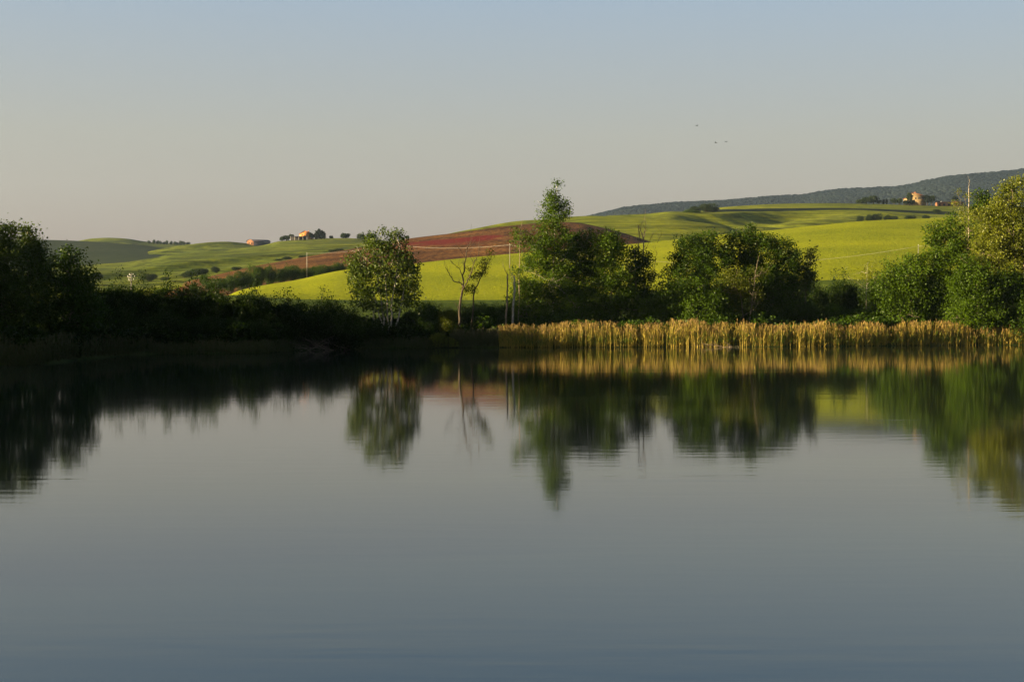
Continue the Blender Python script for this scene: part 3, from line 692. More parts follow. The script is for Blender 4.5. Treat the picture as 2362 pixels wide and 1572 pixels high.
# ---- the big spreading trees in the middle right
tree('broadleaf_tree', 'wide spreading tree, left half of the big clump with an arm of leaves reaching left', 1625, 130,
     [(1600, 565, 34, 22), (1632, 556, 32, 18), (1564, 592, 22, 8), (1590, 605, 52, 28), (1648, 600, 50, 34), (1580, 655, 56, 34), (1640, 655, 60, 42), (1560, 700, 62, 36), (1640, 720, 66, 44), (1580, 742, 68, 24)], leaf='leaf_dark', dens=6, per=24, size=.15, depth=.8, bark='bark')
tree('broadleaf_tree', 'wide spreading tree, right half of the big clump with a bright sprout on top', 1735, 131,
     [(1728, 532, 12, 10), (1705, 552, 34, 18), (1745, 556, 38, 20), (1800, 564, 26, 16), (1700, 590, 48, 28), (1768, 596, 56, 34), (1822, 606, 18, 24), (1740, 645, 66, 38), (1800, 655, 44, 42), (1730, 700, 70, 44), (1800, 715, 52, 42), (1760, 742, 66, 22)], leaf='leaf_dark', dens=6, per=24, size=.15, depth=.8)
tree('broadleaf_tree', 'bright front bush-tree leaning over the reeds under the big clump', 1600, 126.5,
     [(1512, 706, 30, 22), (1502, 740, 42, 22), (1545, 690, 36, 26), (1590, 672, 40, 26), (1620, 710, 52, 36), (1540, 728, 52, 26), (1595, 745, 66, 22), (1660, 742, 46, 26), (1690, 758, 26, 22)], leaf='leaf', dens=6.5, per=24, size=.14, tr=.08)
tree('acacia_tree', 'feathery yellow-green tree in front of the big clump', 1690, 127.5,
     [(1682, 636, 24, 16), (1710, 648, 26, 16), (1690, 668, 34, 18), (1730, 672, 28, 18), (1720, 700, 44, 22), (1752, 626, 22, 14)], leaf='leaf_olive', dens=5, per=22, size=.10, sig=.26, tr=.06, trunks=[[(1720, 790), (1712, 690), (1690, 640)], [(1724, 790), (1738, 650), (1748, 590)]], bark='bark')
tree('poplar_tree', 'small upright poplar at the right end of the big clump', 1862, 132,
     [(1872, 582, 8, 12), (1868, 602, 15, 16), (1858, 625, 20, 18), (1872, 640, 14, 18), (1850, 655, 22, 16)], leaf='leaf_poplar', dens=5.5, per=18, size=.16, trunks=[[(1852, 790), (1858, 680), (1872, 580)]], tr=.07)
tree('broadleaf_tree', 'dark airy tree between the big clump and the small upright poplar', 1835, 133, [(1832, 600, 16, 18), (1838, 630, 18, 20), (1836, 665, 30, 24), (1840, 710, 40, 36)], leaf='leaf_dark', dens=5, per=20, size=.15)
gap = [(1880, 660, 142, 'dark shrub behind the small upright poplar, left end of the gap'), (1918, 650, 146, 'dark shrub in the gap before the yellow field, second from its left'),
       (1958, 652, 146, 'dark shrub in the middle of the gap, left of the pale sapling'), (1998, 660, 143, 'dark shrub at the foot of the pale sapling'), (2035, 668, 141, 'dark shrub at the right end of the gap')]
for u_, y_, D_, lb in gap: shrub('dark', u_, y_ - 10, D_, lb, 'dark shrubs in the gap of the trees', wpx=100)
for u_, y_, lb in [(1868, 700, 'low bush with arching twigs right of the big clump, above the reeds'), (1925, 706, 'low bush with arching twigs in the middle of the dark gap'), (1980, 712, 'low bush with arching twigs at the right of the dark gap')]:
    shrub('mid', u_, y_, 131, lb, 'arching bushes above the reeds', wpx=76)
tree('sapling', 'pale green young tree standing in the gap before the yellow field', 1999, 140, [(2001, 606, 9, 9), (2003, 622, 15, 12), (1996, 642, 24, 10), (2010, 640, 14, 10), (2000, 655, 18, 8)], trunks=[[(1998, 740), (1999, 660), (2001, 604)]], bark='birch_bark', tr=.035, leaf='leaf_light', dens=4, per=12, size=.12, limbs=10, limb_r=.02)
# ---- right group
tree('broadleaf_tree', 'low rounded tree starting the right group, sloping down to the gap', 2072, 131,
     [(2068, 628, 26, 20), (2100, 608, 26, 18), (2045, 655, 30, 22), (2095, 645, 48, 30), (2060, 690, 56, 30), (2115, 690, 52, 36), (2075, 730, 64, 28)], leaf='leaf', dens=6, per=24, size=.15)
tree('broadleaf_tree', 'dark tree with two pointed tops beside the pale bare pole', 2185, 131,
     [(2194, 505, 11, 14), (2160, 526, 16, 14), (2192, 535, 26, 20), (2150, 556, 20, 14), (2186, 570, 40, 28), (2150, 605, 40, 26), (2196, 620, 48, 34), (2225, 585, 30, 30), (2215, 655, 40, 36), (2170, 665, 62, 38), (2190, 715, 66, 44), (2140, 740, 50, 24)], leaf='leaf', dens=6, per=24, size=.15)
tree('sapling', 'young tree with sparse pale leaf tufts left of the bare pole', 2222, 133,
     [(2212, 439, 7, 6), (2206, 466, 10, 9), (2222, 482, 14, 12), (2232, 450, 7, 8), (2214, 505, 14, 12), (2226, 530, 20, 18)], trunks=[[(2236, 790), (2232, 560), (2226, 480), (2213, 442)], [(2236, 700), (2238, 520), (2230, 450)]], bark='bark', tr=.035, leaf='leaf_light', dens=4, per=12, size=.12, sig=.18, limbs=12, limb_r=.02)
tree('broadleaf_tree', 'green tree directly right of the bare pole', 2262, 134,
     [(2258, 448, 14, 12), (2276, 462, 16, 14), (2256, 480, 22, 18), (2282, 500, 24, 20), (2256, 528, 28, 26)], leaf='leaf', dens=5.5, per=20, size=.14)
tree('broadleaf_tree', 'tall yellow-green tree at the right edge with bare pale twigs showing', 2325, 129,
     [(2338, 426, 22, 16), (2318, 446, 24, 18), (2352, 462, 30, 22), (2300, 476, 24, 22), (2335, 500, 40, 26), (2285, 525, 30, 26), (2325, 555, 46, 32), (2375, 560, 44, 44), (2275, 590, 40, 38), (2340, 620, 54, 40), (2395, 470, 30, 30), (2410, 640, 50, 50), (2265, 500, 26, 20), (2350, 425, 20, 14), (2312, 500, 34, 30), (2300, 560, 44, 34)], leaf='leaf_light', bark='dead_wood', dens=6.5, per=20, size=.14, limbs=70, limb_r=.04,
     trunks=[[(2340, 790), (2338, 620), (2330, 440)], [(2345, 790), (2360, 600), (2385, 470)], [(2338, 790), (2310, 640), (2290, 520)]])
tree('broadleaf_tree', 'dark green bushy tree at the foot of the right group, middle', 2255, 127.5,
     [(2250, 622, 38, 26), (2235, 660, 44, 34), (2280, 670, 44, 38), (2250, 715, 58, 36), (2240, 745, 60, 22)], leaf='leaf', dens=6, per=24, size=.15)
tree('broadleaf_tree', 'dark green bushy tree at the bottom right corner of the trees, cut by the frame', 2345, 128,
     [(2330, 660, 40, 34), (2375, 670, 46, 40), (2330, 715, 54, 36), (2390, 725, 56, 40), (2350, 745, 60, 22)], leaf='leaf_dark', dens=6, per=24, size=.15)
for i, (u_, lb) in enumerate([(2480, 'broad tree just outside the frame on the right bank'), (2590, 'broad tree farther outside the frame on the right bank')]):
    tree('broadleaf_tree', lb, u_, 130, [(u_, 480, 50, 40), (u_ - 20, 550, 65, 50), (u_ + 20, 620, 70, 60), (u_, 710, 75, 55)], dens=4, per=20, size=.18)
bare_tree('dead_tree', 'straight pale bare pole of a trunk rising above the right group against the far ridge', 2234, 134.5,
     [(.06, .045, [(2236, 760), (2235, 600), (2234, 500), (2234, 432)]), (.03, .015, [(2234, 434), (2233.5, 424), (2233, 415)])], .1, 'pole_wood', 21, 1)

# ---- trees outside the frame on the left rise: their shade lies on the left shore
rng = np.random.default_rng(4)
RT = tree('broadleaf_tree', 'round wood-edge tree on the left rise outside the photo', -2400, 60, [(-2400, 480, 170, 150), (-2330, 580, 160, 130), (-2470, 600, 160, 120)], dens=5, per=18, size=.26, sig=.4, leaf='leaf_dark', limbs=16)
k_ = 0
for yy_ in np.arange(2, 128, 4.6):
    k_ += 1
    xx_ = -66 - (k_ % 3) * 3.0 + rng.uniform(-1.5, 1.5)
    s_ = 1.78 if yy_ > 99 else (1.0 if yy_ > 84 else 1.42)
    s_ *= rng.uniform(.94, 1.05)
    z_ = gz1(xx_, yy_) - .1
    if k_ == 1:
        RT.location = (xx_, yy_, z_); RT.scale = (s_,) * 3
        RT['label'] = 'round trees in a row on the left rise outside the photo'; RT['group'] = 'trees on the left rise'
    else:
        copy_thing(RT, (xx_, yy_, z_), rng.uniform(0, 6.28), s_, 'round trees in a row on the left rise outside the photo', 'trees on the left rise')

# ------------------------------------------------------------------ reeds
def reed_bed(name, label, u0, u1, n, gaps, green, hrange, seed, depth=2.4, rm='reed'):
    rng = np.random.default_rng(seed)
    u = rng.uniform(u0, u1, n * 2)
    keep = np.ones(len(u), bool)
    for c, w_ in gaps: keep &= ~((np.abs(u - c) < w_) & (rng.uniform(0, 1, len(u)) < .72))
    keep &= rng.uniform(0, 1, len(u)) < np.clip(.72 + .7 * vnoise(u * .11, u * 0, seed) + .9 * vnoise(u * .5, u * 0, seed + 1), .15, 1)
    u = u[keep][:n]; n = len(u)
    dd = rng.uniform(0, 1, n) ** .8 * depth - .25
    D = shoreD(u) + dd; x = (u - UC) / F * D
    zb = np.where(dd < .2, -.1, .02 + .1 * dd)
    hh = (hrange[0] + (hrange[1] - hrange[0]) * rng.uniform(0, 1, n) ** 1.15) * (1 + .32 * vnoise(u * .02, u * 0, seed + 2) + .12 * vnoise(u * .2, u * 0, seed + 3))
    lean = rng.normal(0, .06, (n, 2)) * hh[:, None]
    gr = np.zeros(n)
    for c, w_ in green: gr = np.maximum(gr, np.exp(-((u - c) / w_) ** 2))
    gr = np.clip(gr + .68 + .9 * vnoise(u * .05, u * 0, seed + 5), 0, 1)
    Vs, Qs, Ts = [], [], []; cnt = 0
    def ribbon(p0, p1, wd, t0, t1):
        nonlocal cnt
        m = len(p0); a = rng.uniform(-1.1, 1.1, m)
        s = np.stack([np.cos(a), np.sin(a), 0 * a], 1) * (np.asarray(wd) * .5 * np.ones(m))[:, None]
        V = np.stack([p0 - s, p0 + s, p1 + s * .5, p1 - s * .5], 1).reshape(-1, 3)
        Vs.append(V); Qs.append(np.arange(m * 4).reshape(-1, 4) + cnt); cnt += m * 4
        Ts.append(np.stack([t0, t0, t1, t1], 1).reshape(-1))
    base = np.stack([x, D, zb], 1); mid = base + np.stack([lean[:, 0] * .35, lean[:, 1] * .35, hh * .5], 1); top_ = base + np.stack([lean[:, 0], lean[:, 1], hh], 1)
    ts = rng.uniform(.0, .42, n)
    ribbon(base, mid, .024, ts, ts); ribbon(mid, top_, .018, ts, ts)
    for k in range(4):                                      # blades
        f = rng.uniform(.15, .72, n)[:, None]
        p = np.where(f < .5, base + (mid - base) * f * 2, mid + (top_ - mid) * (f - .5) * 2)
        a = rng.uniform(0, 6.28, n); ln = rng.uniform(.25, .5, n)
        q = p + np.stack([np.cos(a) * ln * .42, np.sin(a) * ln * .42, ln * rng.uniform(.4, .95, n)], 1)
        isg = rng.uniform(0, 1, n) < gr * (.95 if k < 3 else .6) * np.clip(1.3 - np.abs(f[:, 0] - .55) * 1.6, 0, 1)
        t = np.where(isg, rng.uniform(.6, .78, n), rng.uniform(.1, .5, n))
        ribbon(p, q, .026, t, t)
    pl = rng.uniform(0, 1, n) < .3
    for k in range(3):                                      # plumes
        p = top_[pl] - np.array([0, 0, .12]) + rng.normal(0, .015, (pl.sum(), 3)); a = rng.uniform(0, 6.28, len(p))
        q = p + np.stack([np.cos(a) * .06, np.sin(a) * .06, rng.uniform(.14, .28, len(p))], 1)
        t = rng.uniform(.84, 1, len(p)); ribbon(p, q, .034, t, t)
    o = mesh_obj(name, np.vstack(Vs), np.vstack(Qs), M[rm], smooth=False, tint=np.concatenate(Ts))
    return tag(o, label, 'reeds', kind='stuff')
reed_bed('reed_bed', 'golden sunlit reeds with brown plumes along the right shore', 1152, 2480, 21000,
         [(1236, 4), (1474, 7), (1536, 8), (1694, 12), (1745, 4), (1822, 8), (1906, 3), (2055, 8), (2150, 5), (2255, 9)],
         [(1215, 30), (1245, 14), (1390, 24), (1440, 18), (1700, 14), (1790, 20), (2065, 12), (2190, 12), (2290, 20), (1950, 16)], (.9, 1.84), 3, 2.8)
reed_bed('reed_bed', 'shaded green reeds just left of the golden ones', 1040, 1150, 900, [], [(1100, 60)], (1.0, 1.5), 5, 2.0, rm='reed_shaded')
reed_bed('reed_bed', 'dim reeds standing in the shade along the left shore', -200, 352, 3600, [(180, 8)], [(60, 200), (250, 100)], (.8, 1.25), 6, 3.5, rm='reed_shaded')
reed_bed('reed_bed', 'short sparse reeds at the waterline before the dim left reeds', -150, 110, 420, [(80, 12)], [(0, 200)], (.25, .45), 7, .8, rm='reed_shaded')

reed_bed('reed_bed', 'short dark reed fringe along the shaded middle shore', 352, 1040, 3600, [(720, 8)], [(400, 200), (800, 300)], (.35, .8), 9, 2.2, rm='reed_shaded')
# scrubby cover on the bank behind the reeds
def cover(label, n, u0, u1, d0, d1, hmax, leafm, seed):
    rng = np.random.default_rng(seed)
    u = rng.uniform(u0, u1, n); D = shoreD(u) + rng.uniform(d0, d1, n); x = (u - UC) / F * D
    z = gz(x, D) + rng.uniform(0, 1, n) ** 1.5 * hmax * (1 + vnoise(x * .5, D * .5, seed)); c = np.stack([x, D, z], 1)
    V, Q, T = leaves(c, None, .16, .17, rng, 9)
    return tag(mesh_obj('undergrowth', V, Q, M[leafm], smooth=False, tint=T), label, 'undergrowth', kind='stuff')
cover('tangled green undergrowth filling the bank behind the golden reeds', 9000, 1100, 2480, 1.6, 9, 1.5, 'leaf_dark', 31)
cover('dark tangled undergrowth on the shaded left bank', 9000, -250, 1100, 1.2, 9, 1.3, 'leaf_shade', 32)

# bare branches lying on the bank
def brush_pile(name, label, us, ys, D, n, seed, mt='dead_wood', r=.028, spread=2.6):
    rng = np.random.default_rng(seed); x0 = (us[0] - UC) / F * D; x1 = (us[1] - UC) / F * D
    bz = gz1((x0 + x1) / 2, D); loc = ((x0 + x1) / 2, D, bz)
    root = empty(name, loc); tag(root, label, 'branches')
    for k in range(n):
        g = Geo(); a = np.array([rng.uniform(x0 + .3 * (x1 - x0), x1), D + rng.uniform(-.5, .6), bz + rng.uniform(.05, .7)])
        ang = rng.uniform(-.15, .75); s = -1 if rng.uniform() < .7 else 1
        ln = rng.uniform(.5, 1) * spread
        b = a + np.array([s * math.cos(ang) * ln, rng.uniform(-.5, .5), math.sin(ang) * ln * .8])
        b[2] = max(b[2], bz + .1)
        lp = limb(g, a, b, r, r * .25, rng, bend=.12, n=7, sides=5)
        for _ in range(4):
            m = lp[int(rng.integers(1, 6))]; limb(g, m, m + (b - a) * rng.uniform(.2, .4) + rng.normal(0, .25, 3), r * .45, r * .15, rng, n=4, sides=4)
        g.build('branch', M[mt], root, loc, smooth=True)
    return root
brush_pile('brush_pile', 'fallen crown of bare grey branches lying on the shaded bank left of the many-stemmed poplar', (655, 800), None, 109.5, 24, 3, mt='bark', r=.018)
brush_pile('brush_pile', 'few bare grey branches on the shaded bank below the left edge poplars', (0, 90), None, 84.5, 5, 4, mt='bark', r=.02)
brush_pile('brush_pile', 'small heap of pale dead twigs caught in the reeds at the waterline', (1600, 1720), None, 119.0, 9, 5, r=.02, spread=1.5)
for (u_, y_, D_, ln, lb) in [(1308, 800, 119.6, 1.3, 'pale stick floating at the foot of the reeds below the birch')]:
    g = Geo(); x = (u_ - UC) / F * D_; rr = np.random.default_rng(1); limb(g, (x - ln / 2 * 1.2, D_ - .6, .02), (x + ln / 2, D_ - .5, .05), .04, .02, rr, bend=.05)
    o = g.build('driftwood', M['birch_bark'], None, (x, D_ - .6, 0), smooth=True); tag(o, lb, 'stick')

# ------------------------------------------------------------------ shrubs out in the fields
def P_on(fn, u, y): return fn(u, y)
def fshrub(kind, u, ybase, ytop, fn, wpx, label, group):
    p = fn(u, ybase); return shrub(kind, u, ytop, float(p[1]), label, group, wpx=wpx, basez=float(p[2]) - .3)
def c1(u): return float(curve(C1)(u))
hedge = [(500, 666, 640, 50, 'at the low left end of the hedge above the field tip'), (532, 668, 634, 46, 'second from the left end of the hedge'),
         (562, 668, 622, 44, 'tall left one above the pointed field tip'), (592, 660, 614, 42, 'tallest, third from the left of the hedge'),
         (620, 655, 612, 42, 'tall and round, left of the hedge middle'), (648, 650, 616, 40, 'left of the dip in the hedge'), (672, 646, 610, 44, 'broad, left of the white pole'),
         (702, 643, 616, 40, 'directly under the white pole'), (730, 638, 614, 40, 'just right of the white pole'), (758, 634, 610, 40, 'low, second right of the white pole'),
         (784, 630, 604, 36, 'touching the left side of the many-stemmed poplar'), (812, 626, 606, 36, 'half hidden behind the many-stemmed poplar')]
for u_, yb, yt, w_, lb in hedge:
    D_ = float(curve([(500, 318), (812, 362)])(u_))
    p = P(u_, yb, D_); shrub('mid', u_, yt, D_, 'hedge bush ' + lb, 'hedge between the yellow field and the reddish strip', wpx=w_ * 1.15, basez=float(p[2]) - .8)
for u_, yt, w_, lb in [(470, 634, 26, 'small round bush alone on the lower reddish strip'), (445, 655, 26, 'small bush at the lower end of the reddish strip')]:
    p = P(u_, yt + 20, 372); shrub('mid', u_, yt, 372, lb, 'lone bushes on the reddish strip', wpx=w_, basez=float(p[2]) - .5)
scr = [(345, 646, 628, 34, 'round bush in the meadow right of the cross-armed pole'), (375, 646, 636, 24, 'low bush right of the round meadow bush'), (425, 640, 622, 30, 'bush at the meadow foot left of a pair'),
       (450, 634, 617, 26, 'left of a bush pair at the meadow foot'), (470, 632, 616, 24, 'right of a bush pair at the meadow foot'), (500, 627, 612, 22, 'small bush where the meadow meets the reddish strip'),
       (545, 622, 612, 20, 'low bush above the reddish strip'), (640, 604, 594, 24, 'scrub in the meadow left of the white pole top'), (668, 598, 588, 26, 'scrub directly left of the white pole top'),
       (700, 596, 586, 22, 'scrub behind the white pole'), (765, 580, 573, 20, 'small bush on the upper edge of the reddish strip'), (783, 578, 570, 20, 'bush on the upper edge of the reddish strip near the poplar'),
       (220, 640, 626, 26, 'small bush left in the meadow beside the dark trees')]
for u_, yb, yt, w_, lb in scr: fshrub('far', u_, yb, yt + 3, g4a, w_ * 1.35, lb, 'scrub bushes at the foot of the rolling meadow')
# dark hedgerow on the far left skyline
for i, u_ in enumerate(range(346, 442, 8)):
    D_ = 1560; yb = float(curve(C4e)(u_)) + 2
    p = P(u_, yb, D_)
    shrub('far', u_, yb - 5.5 - (i * 7 % 4), D_, ['leftmost', 'second', 'third', 'fourth', 'fifth', 'sixth', 'seventh', 'eighth', 'ninth', 'tenth', 'eleventh', 'rightmost'][i] + ' tiny dark bush of the hedgerow on the far left skyline', 'hedgerow on the far left skyline', wpx=11, basez=float(p[2]) - .6)
# bushes on the upper right fields
for u_, yb, yt, w_, lb in [(1594, 491, 482, 38, 'left and lowest of the dark bushes on the mound'), (1612, 490, 476, 40, 'second of the dark bushes on the mound'), (1632, 489, 470, 46, 'tallest of the dark bushes on the mound'), (1650, 489, 478, 28, 'right end of the dark bushes on the mound')]:
    fshrub('green' if u_ < 1600 else 'far', u_, yb, yt, upf, w_, lb, 'bushes on the mound of the upper field')
for u_, yb, yt, w_, lb in [(1985, 512, 498, 22, 'left end of the dark bush row above the yellow field edge'), (2004, 512, 496, 24, 'second of the dark bush row above the yellow field edge'), (2022, 510, 493, 26, 'tallest of the dark bush row above the yellow field edge'),
                           (2042, 509, 496, 22, 'fourth of the dark bush row above the yellow field edge'), (2062, 508, 498, 22, 'low fifth of the dark bush row above the yellow field edge'), (2100, 506, 497, 30, 'low and wide in the dark bush row, below the stone house'), (2140, 504, 496, 26, 'right end of the dark bush row'),
                           (2160, 490, 483, 22, 'small dark bush at the fold below the low long building')]:
    p = P(u_, yb, 800); shrub('far', u_, yt, 800, lb, 'dark bush row above the yellow field', wpx=w_, basez=float(p[2]) - .5)

# ------------------------------------------------------------------ far trees beside the houses
def far_tree(name, label, u, ybase, ytop, D, wpx, leaf='leaf_far', group=None, shape='round', seed=0, trunkfrac=.2):
    rng = np.random.default_rng(seed + int(u)); b = P(u, ybase, D); h = (ybase - ytop) / F * D; wd = wpx / F * D
    root = empty(name, tuple(b)); tag(root, label, 'tree', group)
    g = Geo(); g.tube([b - [0, 0, .5], b + [0, 0, h * .5], b + [0, 0, h * .85]], [wd * .05 + .12, wd * .04 + .08, .05], 6)
    E3 = []
    if shape == 'cypress':
        for k in range(5):
            f = .12 + k * .19; rr = wd * .5 * (1 - abs(f - .35) * 1.05)
            E3.append((b + [0, 0, h * f + h * .05], (rr, rr, h * .14)))
    else:
        for k in range(5):
            a = rng.uniform(0, 6.28); q = wd * .22
            E3.append((b + [math.cos(a) * q, math.sin(a) * q, h * rng.uniform(trunkfrac + .28, .74)], (wd * .28, wd * .28, h * .26)))
    pts = blob_points(E3, 60 / max(wd * wd, 1) + 1.2, rng, .4, .3)
    for q in pts[:8]: limb(g, b + [0, 0, h * .35], q, .1, .03, rng)
    g.build('trunk', M['bark_dark'], root, tuple(b), smooth=True)
    V, Q, T = leaves(pts, None, wd * .06 + .1, .35 + wd * .035, rng, 22)
    mesh_obj('crown', V, Q, M[leaf], root, tuple(b), smooth=False, tint=T)
    return root
DF = 1095
G1 = 'trees round the orange farmhouse'
for u_, yb, yt, w_, lf, shp, lb in [(651, 556, 546, 13, 'leaf_far', 'round', 'leftmost low tree of the farmhouse grove'), (661, 555, 543, 14, 'leaf_far', 'round', 'second tree from the left in the farmhouse grove'),
        (672, 554, 540.5, 12, 'leaf_far', 'round', 'third farmhouse grove tree, at the left end of the posted shed'), (704, 551, 544, 9, 'leaf_far', 'round', 'small tree in front of the orange farmhouse'),
        (719, 551, 537, 10, 'cypress', 'round', 'tree overlapping the right corner of the orange farmhouse'), (722, 551, 541, 10, 'cypress', 'round', 'low tree in the gap right of the orange farmhouse'),
        (730, 550, 534, 11, 'cypress', 'cypress', 'left cypress of the dark group right of the farmhouse'), (736, 550, 530, 12, 'cypress', 'cypress', 'tallest cypress of the dark group right of the farmhouse'),
        (742, 550, 533, 10, 'cypress', 'cypress', 'third cypress of the dark group right of the farmhouse'), (747, 550, 536, 9, 'cypress', 'cypress', 'rightmost cypress of the dark group right of the farmhouse')]:
    far_tree('cypress_tree' if shp == 'cypress' else 'farm_tree', lb, u_, yb, yt, DF - 12, w_, lf, G1, shp)
for u_, yb, yt, w_, lb in [(796, 549, 535, 20, 'left round tree standing alone on the crest right of the farmhouse'), (834, 552, 538, 20, 'round tree on the crest just left of the poplar top'), (857, 553, 537, 20, 'round tree on the crest behind the poplar top'), (764, 548.5, 544, 8, 'tiny dark bush on the crest right of the cypresses'), (939, 550, 543, 8, 'tiny dark tree on the crest right of the poplar top')]:
    far_tree('round_tree', lb, u_, yb + .8, yt, 1110, w_, 'leaf_far', 'lone trees on the farmhouse crest', trunkfrac=.05 if w_ > 10 else -.1)
DH = 1120
G2 = 'trees round the stone house'
for u_, yb, yt, w_, lf, shp, lb in [(1984, 470, 460, 16, 'leaf_far', 'round', 'low tree at the left end of the hilltop row'), (1998, 470, 456, 20, 'leaf_far', 'round', 'broad dark tree of the hilltop row'), (2015, 470, 453, 22, 'leaf_far', 'round', 'tallest broad tree of the hilltop row left of two small cypresses'), (2028, 470, 462, 10, 'cypress', 'round', 'low tree left of the two small cypresses'),
        (2038, 470.5, 460.5, 3.6, 'cypress', 'cypress', 'left one of two small hilltop cypresses'), (2045, 470.5, 460.5, 3.6, 'cypress', 'cypress', 'right one of two small hilltop cypresses'),
        (2062, 471, 458, 16, 'leaf_far', 'round', 'tree with a pale stem right of the small cypresses'), (2074, 471, 458, 16, 'leaf_far', 'round', 'dark tree left of the stone house'),
        (2098, 473, 445, 12, 'leaf_far', 'round', 'round tree in front of the stone house'), (2104, 473, 461, 11, 'cypress', 'round', 'dark bush at the foot of the stone house facade'), (2090, 472, 463, 12, 'cypress', 'round', 'dark bush under the low wing of the stone house'),
        (2139, 473, 450, 11, 'cypress', 'round', 'dark tree at the right corner of the stone house'), (2149, 473, 451, 13, 'leaf_far', 'round', 'green tree right of the stone house'), (2164, 474, 464, 14, 'cypress', 'round', 'low dark bush left of the long low building'),
        (2205, 475, 452, 16, 'cypress', 'round', 'dark tree behind the long low building'), (2277, 476, 441, 16, 'cypress', 'cypress', 'tall dark conifer right of the bare pole on the hilltop'), (2256, 476, 450, 22, 'leaf_far', 'round', 'hilltop tree behind the green tree of the right group')]:
    far_tree('cypress_tree' if shp == 'cypress' else 'hilltop_tree', lb, u_, yb, yt, DH - (14 if 2085 < u_ < 2130 else 0), w_, lf, G2, shp)

# far woods on the ridge
def forest():
    rng = np.random.default_rng(8); n = 24000
    u = rng.uniform(1330, 2800, n); T = rng.uniform(.35, 1.0, n) ** .8
    yb = curve([(1200, 640), (2800, 560)])(u); yc = curve(C5)(u); dc = curve(C5D)(u)
    s = 1 - (1 - T) ** 1.4; D = 2500 + (dc - 2500) * T; y = yb + (yc - yb) * s
    x = (u - UC) / F * D; z = H + (YH - y) / F * D + und5(u, D, x) * np.clip((1 - T) * 5, 0, 1) * np.clip(T * 8, 0, 1)
    # low-poly ragged crown
    ph = np.array([(0, 0, 1.0)] + [(math.cos(a), math.sin(a), .45) for a in np.linspace(0, 6.28, 7)[:-1]] + [(1.15 * math.cos(a + .5), 1.15 * math.sin(a + .5), -.35) for a in np.linspace(0, 6.28, 7)[:-1]])
    T3 = [(0, 1 + i, 1 + (i + 1) % 6) for i in range(6)]
    for i in range(6):
        j = (i + 1) % 6; T3 += [(1 + i, 7 + i, 1 + j), (1 + j, 7 + i, 7 + j)]
    T3 = np.array(T3)
    r = rng.uniform(3.0, 6.0, n) * (1 + .4 * vnoise(x * .01, D * .01, 5))
    V = ph[None] * rng.uniform(.7, 1.3, (n, 13, 1)) * r[:, None, None] * np.array([1, 1, .55])
    V = V + np.stack([x, D, z + r * .25], 1)[:, None, :]
    Tf = (T3[None] + (np.arange(n) * 13)[:, None, None]).reshape(-1, 3)
    tt = np.clip(.45 + .8 * fbm(x * .004, D * .004, 3) + rng.normal(0, .08, n), 0, 1)
    o = mesh_obj('forest', V.reshape(-1, 3), Tf, M['forest_crown'], smooth=False, tint=np.repeat(tt, 13))
    tag(o, 'dark continuous woods covering the far ridge on the right', 'forest', kind='stuff')
M['forest_crown'] = leaf_mat('forest_crown', (.002, .005, .006), (.009, .014, .012), trans=.0, gloss=.05)
forest()

# ------------------------------------------------------------------ buildings
M['orange_wall'] = plain('orange_plaster', (.44, .18, .05), var=.08, scale=.6)
M['stone_wall'] = plain('ochre_stone', (.27, .19, .09), var=.15, scale=1.5)
M['roof_tile'] = plain('terracotta_tiles', (.22, .09, .045), var=.2, scale=1.5)
M['dark_roof'] = plain('dark_sheet_roof', (.035, .033, .05), var=.1, scale=.5)
M['brick'] = plain('brick', (.22, .10, .05), var=.2, scale=1.2)
M['opening'] = plain('dark_opening', (.015, .012, .01), var=.1)
M['post_white'] = plain('white_post', (.38, .36, .32), var=.05)
M['pale_roof'] = plain('pale_sheet_roof', (.50, .48, .50), var=.08)
M['concrete'] = plain('weathered_concrete', (.17, .16, .14), var=.12, scale=4)
M['cable'] = plain('aluminium_cable', (.34, .33, .30), var=.02)
M['porcelain'] = plain('white_insulator', (.5, .49, .46), var=.02, spec=.5)

def rotz(V, a, c):
    V = np.asarray(V, float) - c; ca, sa = math.cos(a), math.sin(a)
    return np.stack([V[:, 0] * ca - V[:, 1] * sa, V[:, 0] * sa + V[:, 1] * ca, V[:, 2]], 1) + c

def building(name, label, base, rz, parts):
    """parts: list of (name, material, geo, parent index or None); local coordinates, x along the facade"""
    root = empty(name, base); root.rotation_euler = (0, 0, rz); tag(root, label, 'building')
    obs = []
    for (nm, mt, g, pi) in parts:
        o = g.build(nm, M[mt], root if pi is None else obs[pi]); obs.append(o)
    return root
def B(lo, hi):
    g = Geo(); g.box(lo, hi); return g
# orange farmhouse: gable end turned to the sun
s1 = (DF) / F
b = P(702, 550.5, DF + 4)
wd_, ht_ = 9.4, 5.2
g = Geo(); g.prism([(-4.7, 0, -1), (4.7, 0, -1), (4.7, 0, ht_ - .5), (0.3, 0, 6.6), (-4.7, 0, ht_ - 1.2)], (0, 11, 0))
rf = Geo(); rf.prism([(-5.1, -.4, ht_ - 1.3), (.3, -.4, 6.62), (.3, -.4, 6.87), (-5.1, -.4, ht_ - 1.05)], (0, 11.8, 0)); rf.prism([(.3, -.4, 6.62), (5.1, -.4, ht_ - .62), (5.1, -.4, ht_ - .37), (.3, -.4, 6.87)], (0, 11.8, 0))
parts = [('wall', 'orange_wall', g, None), ('roof', 'roof_tile', rf, None)]
for wx in (-2.6, 1.8):
    parts.append(('window', 'opening', B((wx, -.06, 2.6), (wx + .9, .05, 3.9)), None))
parts.append(('chimney', 'orange_wall', B((2.2, 5, 5.4), (2.9, 5.7, 7.3)), 1))
fh = building('farmhouse', 'orange farmhouse gable glowing in the sun above dark trees on the left crest', tuple(b), R(-8), parts); fh.scale = (.84, .84, .92)
